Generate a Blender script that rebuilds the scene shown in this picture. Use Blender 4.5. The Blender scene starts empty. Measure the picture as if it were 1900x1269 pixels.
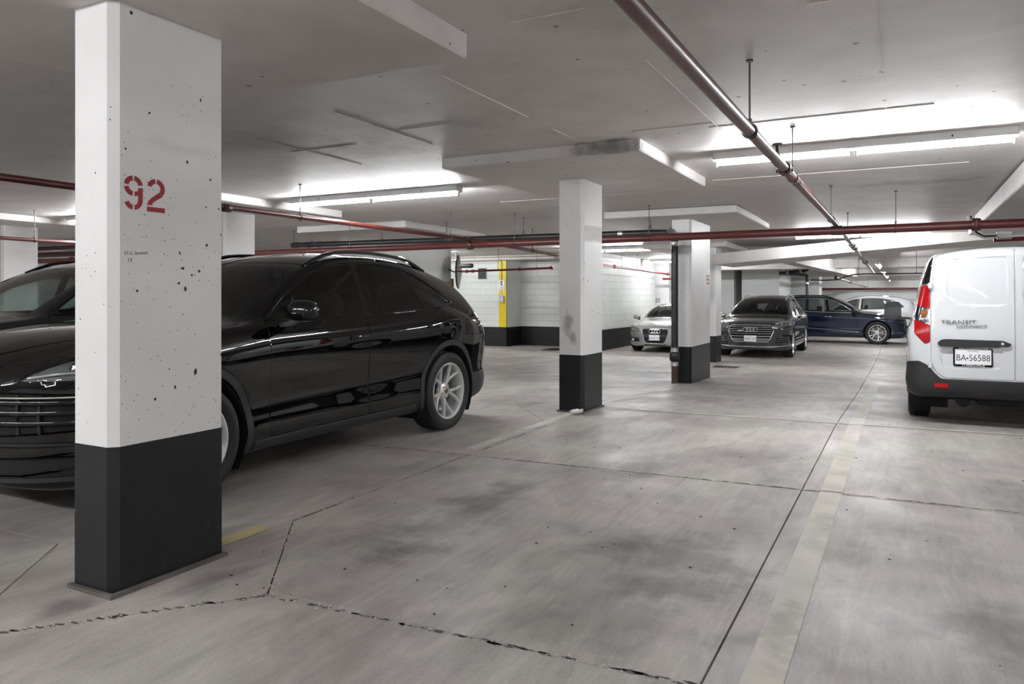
import bpy, bmesh, math, random
import numpy as np
from mathutils import Vector, Matrix
from mathutils.bvhtree import BVHTree

scene = bpy.context.scene
COL = scene.collection
rnd = random.Random(7)
PI = math.pi

# ------------------------------------------------------------------ camera
cam_data = bpy.data.cameras.new('camera')
cam = bpy.data.objects.new('camera', cam_data)
COL.objects.link(cam)
cam_data.sensor_width = 36.0
cam_data.lens = 26.05
cam_data.shift_y = -84.5 / 1900.0
cam_data.clip_start = 0.05
cam_data.clip_end = 200
cam.location = (0, 0, 1.27)
cam.rotation_euler = (PI / 2, 0, math.radians(27.8))
scene.camera = cam

# ------------------------------------------------------------------ world, exposure (the hall is lit by its own tubes)
world = bpy.data.worlds.new('world')
scene.world = world
world.use_nodes = True
world.node_tree.nodes['Background'].inputs[0].default_value = (0.9, 0.95, 1.0, 1)
world.node_tree.nodes['Background'].inputs[1].default_value = 0.02
scene.view_settings.view_transform = 'Standard'
scene.view_settings.look = 'None'
scene.view_settings.exposure = 0.36
scene.view_settings.gamma = 1.0
scene.view_settings.use_curve_mapping = False
TUBE_POWER = 200.0
scene.cycles.max_bounces = 8
scene.cycles.diffuse_bounces = 5
scene.cycles.glossy_bounces = 4
scene.cycles.transparent_max_bounces = 8

# ------------------------------------------------------------------ ground and ceiling height of the place
def lerp_table(v, tab):
    if v <= tab[0][0]:
        return tab[0][1]
    for (a, b), (c, d) in zip(tab, tab[1:]):
        if v <= c:
            return b + (d - b) * (v - a) / (c - a)
    return tab[-1][1]
G_TAB = [(8, 0), (12.4, -.16), (19, -.31), (60, -.31)]
C_TAB = [(12, 2.65), (16.5, 2.58), (18, 2.54), (25, 2.52), (32, 2.36), (60, 2.36)]
def gz(y): return lerp_table(y, G_TAB)
def cz(y): return lerp_table(y, C_TAB)

# ------------------------------------------------------------------ materials
M = {}
def mat(name, color=(.8, .8, .8), rough=.5, metal=0.0, spec=.5, coat=0.0, bump=None, vary=None, emit=None):
    m = bpy.data.materials.new(name)
    m.use_nodes = True
    nt = m.node_tree
    b = nt.nodes['Principled BSDF']
    b.inputs['Base Color'].default_value = (*color, 1)
    b.inputs['Roughness'].default_value = rough
    b.inputs['Metallic'].default_value = metal
    b.inputs['Specular IOR Level'].default_value = spec
    if coat:
        b.inputs['Coat Weight'].default_value = coat
        b.inputs['Coat Roughness'].default_value = .03
    if emit:
        b.inputs['Emission Color'].default_value = (*emit[0], 1)
        b.inputs['Emission Strength'].default_value = emit[1]
    if vary or bump:
        tc = nt.nodes.new('ShaderNodeTexCoord')
        n = nt.nodes.new('ShaderNodeTexNoise')
        n.inputs['Scale'].default_value = (vary or bump)[0]
        n.inputs['Detail'].default_value = 5
        nt.links.new(tc.outputs['Object'], n.inputs['Vector'])
        if vary:
            mr = nt.nodes.new('ShaderNodeMapRange')
            mr.inputs[1].default_value = .3; mr.inputs[2].default_value = .7
            mr.inputs[3].default_value = 1 - vary[1]; mr.inputs[4].default_value = 1 + vary[1] * .5
            mx = nt.nodes.new('ShaderNodeVectorMath'); mx.operation = 'SCALE'
            mx.inputs[0].default_value = color
            nt.links.new(n.outputs[0], mr.inputs[0])
            nt.links.new(mr.outputs[0], mx.inputs['Scale'])
            nt.links.new(mx.outputs[0], b.inputs['Base Color'])
        if bump:
            bp = nt.nodes.new('ShaderNodeBump')
            bp.inputs['Strength'].default_value = bump[1]
            bp.inputs['Distance'].default_value = .01
            nt.links.new(n.outputs[0], bp.inputs['Height'])
            nt.links.new(bp.outputs[0], b.inputs['Normal'])
    M[name] = m
    return m

class NT:
    """small helper to write node graphs"""
    def __init__(s, m):
        s.nt = m.node_tree; s.b = s.nt.nodes['Principled BSDF']
    def new(s, t, **kw):
        n = s.nt.nodes.new(t)
        for k, v in kw.items(): setattr(n, k, v)
        return n
    def link(s, a, b): s.nt.links.new(a, b)
    def pos(s): return s.new('ShaderNodeNewGeometry').outputs['Position']
    def noise(s, vec, scale, detail=4, rough=.5, dist=0.0):
        n = s.new('ShaderNodeTexNoise')
        n.inputs['Scale'].default_value = scale; n.inputs['Detail'].default_value = detail
        n.inputs['Roughness'].default_value = rough; n.inputs['Distortion'].default_value = dist
        s.link(vec, n.inputs['Vector']); return n.outputs[0]
    def mapping(s, vec, loc=(0, 0, 0), rot=(0, 0, 0), scale=(1, 1, 1), kind='POINT'):
        n = s.new('ShaderNodeMapping', vector_type=kind)
        n.inputs['Location'].default_value = loc; n.inputs['Rotation'].default_value = rot; n.inputs['Scale'].default_value = scale
        s.link(vec, n.inputs['Vector']); return n.outputs[0]
    def rng(s, v, a, b, c, d, smooth=False):
        n = s.new('ShaderNodeMapRange')
        if smooth: n.interpolation_type = 'SMOOTHSTEP'
        for i, q in enumerate((a, b, c, d)): n.inputs[i + 1].default_value = q
        s.link(v, n.inputs[0]); return n.outputs[0]
    def math(s, op, a, b=None):
        n = s.new('ShaderNodeMath', operation=op)
        for i, q in enumerate((a, b)):
            if q is None: continue
            if isinstance(q, (int, float)): n.inputs[i].default_value = q
            else: s.link(q, n.inputs[i])
        return n.outputs[0]
    def mix(s, fac, a, b):
        n = s.new('ShaderNodeMix', data_type='RGBA')
        for key, q in ((0, fac), (6, a), (7, b)):
            if isinstance(q, (int, float)): n.inputs[key].default_value = q
            elif isinstance(q, tuple): n.inputs[key].default_value = (*q, 1)
            else: s.link(q, n.inputs[key])
        return n.outputs[2]
    def scale(s, col, f):
        n = s.new('ShaderNodeVectorMath', operation='SCALE')
        if isinstance(col, tuple): n.inputs[0].default_value = col
        else: s.link(col, n.inputs[0])
        s.link(f, n.inputs['Scale']); return n.outputs[0]
    def bump(s, h, strength, dist=.01):
        n = s.new('ShaderNodeBump'); n.inputs['Strength'].default_value = strength; n.inputs['Distance'].default_value = dist
        s.link(h, n.inputs['Height']); s.link(n.outputs[0], s.b.inputs['Normal'])
    def spots(s, vec, scale, thr, seed=(0, 0, 0)):
        """sparse small pits: 1 inside a pit"""
        v = s.new('ShaderNodeTexVoronoi'); v.inputs['Scale'].default_value = scale
        s.link(s.mapping(vec, loc=seed), v.inputs['Vector'])
        # the size of the pit varies from cell to cell
        sep = s.new('ShaderNodeSeparateColor'); s.link(v.outputs['Color'], sep.inputs[0])
        size = s.rng(sep.outputs[0], .55, 1.0, 0.0, thr)
        return s.math('LESS_THAN', v.outputs['Distance'], size)

def make_floor_mat():
    m = mat('concrete_floor', rough=.5, spec=.35); n = NT(m)
    p = n.pos()
    big = n.rng(n.noise(p, .6, 5, .6, .8), .3, .7, .66, 1.12)
    med = n.rng(n.noise(n.mapping(p, rot=(0, 0, .5), scale=(1, .45, 1)), 3.2, 6, .62, 1.2), .3, .72, .74, 1.12)
    sweep = n.rng(n.noise(n.mapping(p, rot=(0, 0, -.6), scale=(1, .12, 1)), 13, 6, .65, 1.2), .3, .7, .86, 1.08)
    fine = n.rng(n.noise(p, 90, 4, .7), .3, .7, .86, 1.1)
    sw2 = n.rng(n.noise(n.mapping(p, rot=(0, 0, .9), scale=(1, .1, 1)), 24, 5, .7, 2.0), .35, .7, .93, 1.05); fine = n.math('MULTIPLY', fine, sw2)
    f = n.math('MULTIPLY', n.math('MULTIPLY', big, med), n.math('MULTIPLY', sweep, fine))
    tint = n.mix(n.rng(n.noise(p, 1.1, 3), .4, .62, 0, 1), (.50, .45, .428), (.535, .508, .468))
    # oil and tyre stains, each with its own place and outline
    edge = n.noise(p, 2.6, 5, .6)
    for (x, y, rx, ry, rot, k) in STAINS:
        v = n.mapping(p, loc=(x, y, 0), rot=(0, 0, rot), scale=(rx, ry, 100), kind='TEXTURE')
        ln = n.new('ShaderNodeVectorMath', operation='LENGTH')
        n.link(n.mapping(v, scale=(1, 1, 0)), ln.inputs[0])
        d = n.math('ADD', ln.outputs['Value'], n.rng(edge, .3, .7, -.6, .6))
        f = n.math('MULTIPLY', f, n.rng(d, .1, 1.15, 1 - k, 1, True))
    n.link(n.scale(tint, f), n.b.inputs['Base Color'])
    n.link(n.rng(n.noise(p, 1.7, 4), .3, .7, .36, .62), n.b.inputs['Roughness'])
    n.bump(n.noise(p, 60, 5, .6), .12, .004)
STAINS = []

def make_paint(name, color, rough, pits=None, mottled=.06, seed=(0, 0, 0), pitcol=(.05, .045, .04), scuff=None, stains=()):
    m = mat(name, rough=rough, spec=.4); n = NT(m)
    p = n.pos()
    f = n.rng(n.noise(p, 2.2, 4, .55, .4), .3, .7, 1 - mottled, 1 + mottled * .4)
    col = n.scale(color, f)
    if scuff:
        s1 = n.noise(n.mapping(p, scale=(1, 1, .25)), 7, 5, .65, 1.0)
        col = n.mix(n.rng(s1, .62, .78, 0, scuff[1]), col, scuff[0])
    for (c, r, k, sc0) in stains:
        v = n.mapping(p, loc=c, scale=r, kind='TEXTURE'); ln = n.new('ShaderNodeVectorMath', operation='LENGTH'); n.link(v, ln.inputs[0])
        d = n.math('ADD', ln.outputs['Value'], n.rng(n.noise(p, sc0, 5, .65), .3, .7, -.5, .5))
        col = n.scale(col, n.rng(d, .1, 1.1, 1 - k, 1, True))
    if pits:
        for sc, thr, sd in pits:
            clus = n.rng(n.noise(n.mapping(p, loc=sd), 1.5, 2), .42, .6, .25, 1)
            col = n.mix(n.math('MULTIPLY', n.spots(p, sc, thr, sd), n.math('GREATER_THAN', clus, .55)), col, pitcol)
    n.link(col, n.b.inputs['Base Color'])
    n.bump(n.noise(p, 35, 4), .06, .004)
    return m

def make_glass(name, tint, refl=1.45, rough=0.0):
    m = bpy.data.materials.new(name); m.use_nodes = True
    nt = m.node_tree
    for nd in list(nt.nodes): nt.nodes.remove(nd)
    out = nt.nodes.new('ShaderNodeOutputMaterial')
    tr = nt.nodes.new('ShaderNodeBsdfTransparent'); tr.inputs[0].default_value = (*tint, 1)
    gl = nt.nodes.new('ShaderNodeBsdfGlossy'); gl.inputs['Roughness'].default_value = rough
    gl.inputs[0].default_value = (1, 1, 1, 1)
    fr = nt.nodes.new('ShaderNodeFresnel'); fr.inputs[0].default_value = refl
    mx = nt.nodes.new('ShaderNodeMixShader')
    nt.links.new(fr.outputs[0], mx.inputs[0]); nt.links.new(tr.outputs[0], mx.inputs[1])
    nt.links.new(gl.outputs[0], mx.inputs[2]); nt.links.new(mx.outputs[0], out.inputs[0])
    M[name] = m
    return m

# ------------------------------------------------------------------ mesh helpers
class MB:
    """collects simple shapes, build() links them as one mesh object"""
    def __init__(s): s.v = []; s.f = []
    def add(s, vs, fs):
        o = len(s.v); s.v += [tuple(q) for q in vs]; s.f += [tuple(i + o for i in f) for f in fs]; return s
    def box(s, a, b):
        (x0, y0, z0), (x1, y1, z1) = a, b
        return s.add([(x0, y0, z0), (x1, y0, z0), (x1, y1, z0), (x0, y1, z0), (x0, y0, z1), (x1, y0, z1), (x1, y1, z1), (x0, y1, z1)],
                     [(0, 3, 2, 1), (4, 5, 6, 7), (0, 1, 5, 4), (1, 2, 6, 5), (2, 3, 7, 6), (3, 0, 4, 7)])
    def rbox(s, a, b, r=.01, seg=2):
        bm = bmesh.new(); bmesh.ops.create_cube(bm, size=1)
        for v in bm.verts:
            v.co = Vector([(a[i] + b[i]) / 2 + v.co[i] * (b[i] - a[i]) for i in range(3)])
        bmesh.ops.bevel(bm, geom=list(bm.edges), offset=r, segments=seg, profile=.5, affect='EDGES')
        return s.bm(bm)
    def bm(s, bm, mtx=None):
        bm.verts.index_update()
        s.add([(mtx @ v.co if mtx else v.co) for v in bm.verts], [[v.index for v in f.verts] for f in bm.faces])
        bm.free(); return s
    def tube(s, path, r, n=12, caps=True, rad=None):
        path = [Vector(p) for p in path]; rings = []
        t0 = (path[1] - path[0]).normalized()
        up = Vector((0, 0, 1)) if abs(t0.z) < .9 else Vector((1, 0, 0))
        nrm = (up - t0 * up.dot(t0)).normalized()
        vs = []; fs = []
        for i, p in enumerate(path):
            t = (path[min(i + 1, len(path) - 1)] - path[max(i - 1, 0)]).normalized()
            nrm = (nrm - t * nrm.dot(t)).normalized(); bi = t.cross(nrm)
            rr = rad[i] if rad else r
            for k in range(n):
                a = 2 * PI * k / n
                vs.append(p + (nrm * math.cos(a) + bi * math.sin(a)) * rr)
        for i in range(len(path) - 1):
            for k in range(n):
                fs.append((i * n + k, i * n + (k + 1) % n, (i + 1) * n + (k + 1) % n, (i + 1) * n + k))
        if caps:
            fs.append(tuple(reversed(range(n)))); fs.append(tuple(range((len(path) - 1) * n, len(path) * n)))
        return s.add(vs, fs)
    def lathe(s, prof, origin, axis, n=32, closed=False):
        """prof: (radius, along axis)"""
        ax = Vector(axis).normalized(); up = Vector((0, 0, 1)) if abs(ax.z) < .9 else Vector((1, 0, 0))
        u = (up - ax * up.dot(ax)).normalized(); w = ax.cross(u); o = Vector(origin)
        vs = []; fs = []; m = len(prof)
        for r, h in prof:
            for k in range(n):
                a = 2 * PI * k / n
                vs.append(o + ax * h + (u * math.cos(a) + w * math.sin(a)) * r)
        for i in range(m if closed else m - 1):
            j = (i + 1) % m
            for k in range(n):
                fs.append((i * n + k, i * n + (k + 1) % n, j * n + (k + 1) % n, j * n + k))
        return s.add(vs, fs)
    def prism(s, poly, fn, d0, d1):
        """poly of 2-D points lifted by fn(u, v, d)"""
        n = len(poly)
        vs = [fn(u, v, d0) for u, v in poly] + [fn(u, v, d1) for u, v in poly]
        fs = [tuple(reversed(range(n))), tuple(range(n, 2 * n))] + [(i, (i + 1) % n, n + (i + 1) % n, n + i) for i in range(n)]
        return s.add(vs, fs)
    def sweep(s, path, prof, up=(0, 0, 1)):
        """prof: closed (side, up) outline swept along a path"""
        path = [Vector(p) for p in path]; n = len(prof); vs = []; fs = []; up = Vector(up)
        for i, p in enumerate(path):
            t = (path[min(i + 1, len(path) - 1)] - path[max(i - 1, 0)]).normalized()
            sd = t.cross(up).normalized(); u2 = sd.cross(t)
            for a, b in prof: vs.append(p + sd * a + u2 * b)
        for i in range(len(path) - 1):
            for k in range(n):
                fs.append((i * n + k, i * n + (k + 1) % n, (i + 1) * n + (k + 1) % n, (i + 1) * n + k))
        fs.append(tuple(reversed(range(n)))); fs.append(tuple(range((len(path) - 1) * n, len(path) * n)))
        return s.add(vs, fs)
    def build(s, name, m, parent=None, smooth=35, mtx=None):
        me = bpy.data.meshes.new(name)
        me.from_pydata(s.v, [], s.f)
        if mtx: me.transform(mtx)
        return finish(me, name, m, parent, smooth)

def finish(me, name, m, parent=None, smooth=35):
    bm = bmesh.new(); bm.from_mesh(me)
    bmesh.ops.recalc_face_normals(bm, faces=bm.faces)
    bm.to_mesh(me); bm.free()
    return link_mesh(me, name, m, parent, smooth)

def link_mesh(me, name, m, parent=None, smooth=35):
    if smooth:
        me.shade_smooth()
        me.set_sharp_from_angle(angle=math.radians(smooth))
    me.materials.append(M[m] if isinstance(m, str) else m)
    o = bpy.data.objects.new(name, me); COL.objects.link(o)
    if parent: o.parent = parent
    return o

def thing(name, label, cat, loc=(0, 0, 0), rz=0, group=None):
    o = bpy.data.objects.new(name, None); COL.objects.link(o)
    o.empty_display_size = .2
    o.location = loc; o.rotation_euler = (0, 0, rz)
    o['label'] = label; o['category'] = cat
    if group: o['group'] = group
    return o
def tag(o, label, cat, group=None):
    o['label'] = label; o['category'] = cat
    if group: o['group'] = group
    return o
def structure(o): o['kind'] = 'structure'; return o
def copy_tree(o, parent=None):
    c = o.copy(); COL.objects.link(c); c.parent = parent
    for ch in o.children: copy_tree(ch, c)
    return c

def text_mesh(txt, size, depth=.0, spacing=1.0):
    cu = bpy.data.curves.new('txt', 'FONT'); cu.body = txt; cu.size = size
    cu.align_x = 'CENTER'; cu.align_y = 'CENTER'; cu.extrude = depth; cu.space_character = spacing; cu.resolution_u = 3
    o = bpy.data.objects.new('txt', cu); COL.objects.link(o)
    dg = bpy.context.evaluated_depsgraph_get()
    me = bpy.data.meshes.new_from_object(o.evaluated_get(dg))
    bpy.data.objects.remove(o); bpy.data.curves.remove(cu)
    me.materials.clear()
    return me
def text(name, txt, size, m, parent, mtx, depth=.001, sx=1.0, spacing=1.0):
    me = text_mesh(txt, size, depth, spacing)
    me.name = name
    me.transform(mtx @ Matrix.Diagonal((sx, 1, 1, 1)))
    return link_mesh(me, name, m, parent, 0)
def face_mtx(o, right, up):
    r = Vector(right).normalized(); u = Vector(up).normalized(); n = r.cross(u)
    return Matrix(((r.x, u.x, n.x, o[0]), (r.y, u.y, n.y, o[1]), (r.z, u.z, n.z, o[2]), (0, 0, 0, 1)))

# ------------------------------------------------------------------ cutting outlines into a surface
def in_poly(poly, x, y):
    c = False; n = len(poly); j = n - 1
    for i in range(n):
        xi, yi = poly[i]; xj, yj = poly[j]
        if (yi > y) != (yj > y) and x < (xj - xi) * (y - yi) / (yj - yi) + xi: c = not c
        j = i
    return c
AX = {'side': (0, 2), 'front': (1, 2), 'top': (0, 1)}
def cut_outline(bm, poly, proj, ok=None):
    """cuts the outline into the faces it crosses; returns the faces inside"""
    a, b = AX[proj]
    xs = [p[0] for p in poly]; ys = [p[1] for p in poly]
    e = .002; x0, x1, y0, y1 = min(xs) - e, max(xs) + e, min(ys) - e, max(ys) + e
    def bb(f):
        us = [v.co[a] for v in f.verts]; vs = [v.co[b] for v in f.verts]
        return min(us), max(us), min(vs), max(vs)
    cand = {}
    for f in bm.faces:
        if ok and not ok(f): continue
        q = bb(f)
        if q[1] < x0 or q[0] > x1 or q[3] < y0 or q[2] > y1: continue
        cand[f] = q
    n = len(poly)
    for i in range(n):
        p, q = poly[i], poly[(i + 1) % n]
        dx, dy = q[0] - p[0], q[1] - p[1]
        if dx * dx + dy * dy < 1e-10: continue
        sx0, sx1, sy0, sy1 = min(p[0], q[0]) - 1e-4, max(p[0], q[0]) + 1e-4, min(p[1], q[1]) - 1e-4, max(p[1], q[1]) + 1e-4
        sel = [f for f, r in cand.items() if not (r[1] < sx0 or r[0] > sx1 or r[3] < sy0 or r[2] > sy1)]
        if not sel: continue
        co = Vector((0, 0, 0)); no = Vector((0, 0, 0))
        co[a], co[b] = p; no[a], no[b] = dy, -dx
        es = set(); vs = set()
        for f in sel: es.update(f.edges); vs.update(f.verts)
        r = bmesh.ops.bisect_plane(bm, geom=sel + list(es) + list(vs), dist=2e-5, plane_co=co, plane_no=no.normalized())
        for f in sel: cand.pop(f, None)
        for g in r['geom']:
            if isinstance(g, bmesh.types.BMFace) and g.is_valid: cand[g] = bb(g)
    out = []
    for f in cand:
        if not f.is_valid: continue
        c = f.calc_center_median()
        if in_poly(poly, c[a], c[b]): out.append(f)
    return out
def smooth_poly(pts, n=4, sharp=()):
    """closed Catmull-Rom outline through pts; indices in sharp stay corners"""
    out = []; m = len(pts)
    P = [Vector((p[0], p[1])) for p in pts]
    for i in range(m):
        p0, p1, p2, p3 = P[i - 1], P[i], P[(i + 1) % m], P[(i + 2) % m]
        if i in sharp: p0 = p1
        if (i + 1) % m in sharp: p3 = p2
        for k in range(n):
            t = k / n
            q = .5 * ((2 * p1) + (p2 - p0) * t + (2 * p0 - 5 * p1 + 4 * p2 - p3) * t * t + (3 * p1 - p0 - 3 * p2 + p3) * t ** 3)
            out.append((q.x, q.y))
    return out
def round_poly(pts, r, n=4):
    out = []; m = len(pts)
    for i in range(m):
        p = Vector(pts[i]); a = Vector(pts[i - 1]) - p; b = Vector(pts[(i + 1) % m]) - p
        k = min(r, a.length * .45, b.length * .45)
        a = p + a.normalized() * k; b = p + b.normalized() * k
        for j in range(n + 1):
            t = j / n; q = a * (1 - t) ** 2 + p * 2 * t * (1 - t) + b * t * t
            out.append((q.x, q.y))
    return out
def circle(cx, cy, r, n=28, a0=0, a1=2 * PI):
    return [(cx + r * math.cos(a0 + (a1 - a0) * i / n), cy + r * math.sin(a0 + (a1 - a0) * i / n)) for i in range(n + (a1 - a0 < 6.2))]
# ------------------------------------------------------------------ surface materials
STAINS += [(-2.28, 3.75, .28, 1.05, .05, .50), (-2.45, 3.05, .30, .45, -.2, .38), (-.92, 3.5, .42, .55, .2, .48), (-1.74, 5.3, .30, .55, .1, .38),
           (-1.35, 3.65, .35, .35, 0, .25), (.28, 3.3, .3, .4, 0, .40), (.75, 5.6, .38, .5, .3, .30), (-4.3, 13.6, .9, .8, 0, .38),
           (-2.2, 9.6, .5, .55, 0, .32), (-2.72, 2.36, .12, .30, -.2, .40), (-3.05, 1.8, .12, .16, 0, .45), (-.3, 2.6, .3, .5, 0, .18),
           (-1.1, 2.75, .5, .5, .3, .25), (-1.1, 10.7, .8, .5, 0, .25), (-1.05, 6.1, .4, .3, 0, .22), (-5.2, 11.9, .7, .8, 0, .2),
           (-3.2, 7.5, .32, .5, 0, .35), (-2.9, 12.2, 1.1, .5, 0, .35), (.1, 4.4, .45, .45, 0, .16)]
make_floor_mat()
make_paint('ceiling_paint', (.68, .648, .63), .55, pits=[(9, .16, (3, 1, 0))], mottled=.12, pitcol=(.22, .2, .19), scuff=((.45, .43, .41), .6), stains=[((-2.3, 6.24, 2.6), (.5, .12, .12), .6, 6), ((-4.3, 5.6, 2.65), (.8, .5, .3), .28, 3), ((-5.0, 4.9, 2.65), (.9, .6, .3), .22, 3), ((-1.2, 3.4, 2.65), (.5, .5, .3), .15, 4), ((-3.2, 5.0, 2.65), (.9, .4, .3), .14, 3), ((.1, 10.2, 2.65), (1.0, .3, .3), .3, 5)])
make_paint('column_white', (.80, .79, .785), .42, pits=[(7.5, .075, (0, 0, 0)), (19, .11, (4, 2, 7)), (34, .12, (9, 3, 1))], mottled=.05, scuff=((.62, .61, .60), .25), stains=[((-3.26, 7.5, .98), (.07, .06, .17), .5, 9), ((-3.2, 7.5, .80), (.06, .06, .10), .45, 9), ((-2.95, 2.3, 1.95), (.06, .25, .05), .12, 5), ((-3.05, 13.3, .9), (.1, .3, .3), .12, 4)])
make_paint('band_black', (.0095, .010, .011), .40, pits=[(11, .07, (1, 5, 2))], mottled=.2, pitcol=(.30, .29, .28), scuff=((.10, .10, .105), .55))
make_paint('wall_white', (.78, .79, .77), .5, mottled=.05)
make_paint('block_white', (.78, .795, .765), .5, mottled=.06)
make_paint('block_black', (.011, .0115, .0135), .45, mottled=.15)
make_paint('mortar_white', (.63, .64, .62), .7)
mat('mortar_black', (.02, .02, .022), .7)
mat('joint_dark', (.035, .032, .03), .9)
mat('grout', (.13, .115, .105), .85, vary=(9, .4))
make_paint('line_paint', (.60, .56, .485), .55, mottled=.28, scuff=((.42, .39, .36), 1.0), stains=[((-.4, 3.0, 0), (.12, .35, 1), .3, 9), ((-.4, 4.4, 0), (.15, .5, 1), .25, 9), ((-.4, 6.2, 0), (.15, .7, 1), .12, 9), ((-.42, 9.5, 0), (.15, 1.2, 1), .3, 6)])
make_paint('line_yellow', (.55, .47, .25), .55, mottled=.15, scuff=((.43, .40, .35), .5))
make_paint('line_pale', (.60, .585, .53), .55, mottled=.16, scuff=((.48, .46, .43), .9))
mat('red_pipe', (.095, .019, .017), .36, vary=(3, .25))
mat('maroon_pipe', (.06, .016, .016), .36, vary=(3, .25))
mat('bright_red_pipe', (.19, .012, .014), .35)
mat('galvanised', (.45, .44, .43), .35, .8, vary=(8, .2))
mat('rod_steel', (.10, .095, .09), .45, .7)
mat('black_pipe', (.018, .018, .021), .35, vary=(4, .3))
mat('clamp_steel', (.62, .62, .62), .28, 1.0, bump=(60, .4))
mat('rust_iron', (.085, .042, .032), .6, .2, vary=(9, .35))
mat('fixture_white', (.80, .81, .82), .35)
mat('lampholder', (.85, .85, .84), .4)
mat('tube_glow', (1, 1, 1), .4, emit=((.955, .98, 1.0), TUBE_POWER))
mat('stencil_red', (.33, .012, .026), .55, vary=(14, .12))
mat('marker_black', (.03, .03, .035), .6)
mat('yellow_paint', (.80, .62, .015), .45, vary=(4, .08))
mat('sign_white', (.84, .84, .84), .4)
mat('plastic_grey', (.62, .62, .60), .4)
mat('black_plastic', (.016, .016, .017), .45)
mat('orange_button', (.7, .18, .04), .4)
mat('vent_dark', (.045, .047, .05), .5)
mat('wood_brown', (.30, .16, .08), .6, vary=(6, .2))
mat('grate_iron', (.03, .03, .03), .55, .4)
mat('paper', (.85, .84, .83), .8)
mat('debris', (.03, .025, .02), .9)
mat('pit_dark', (.035, .03, .026), .9)

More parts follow.
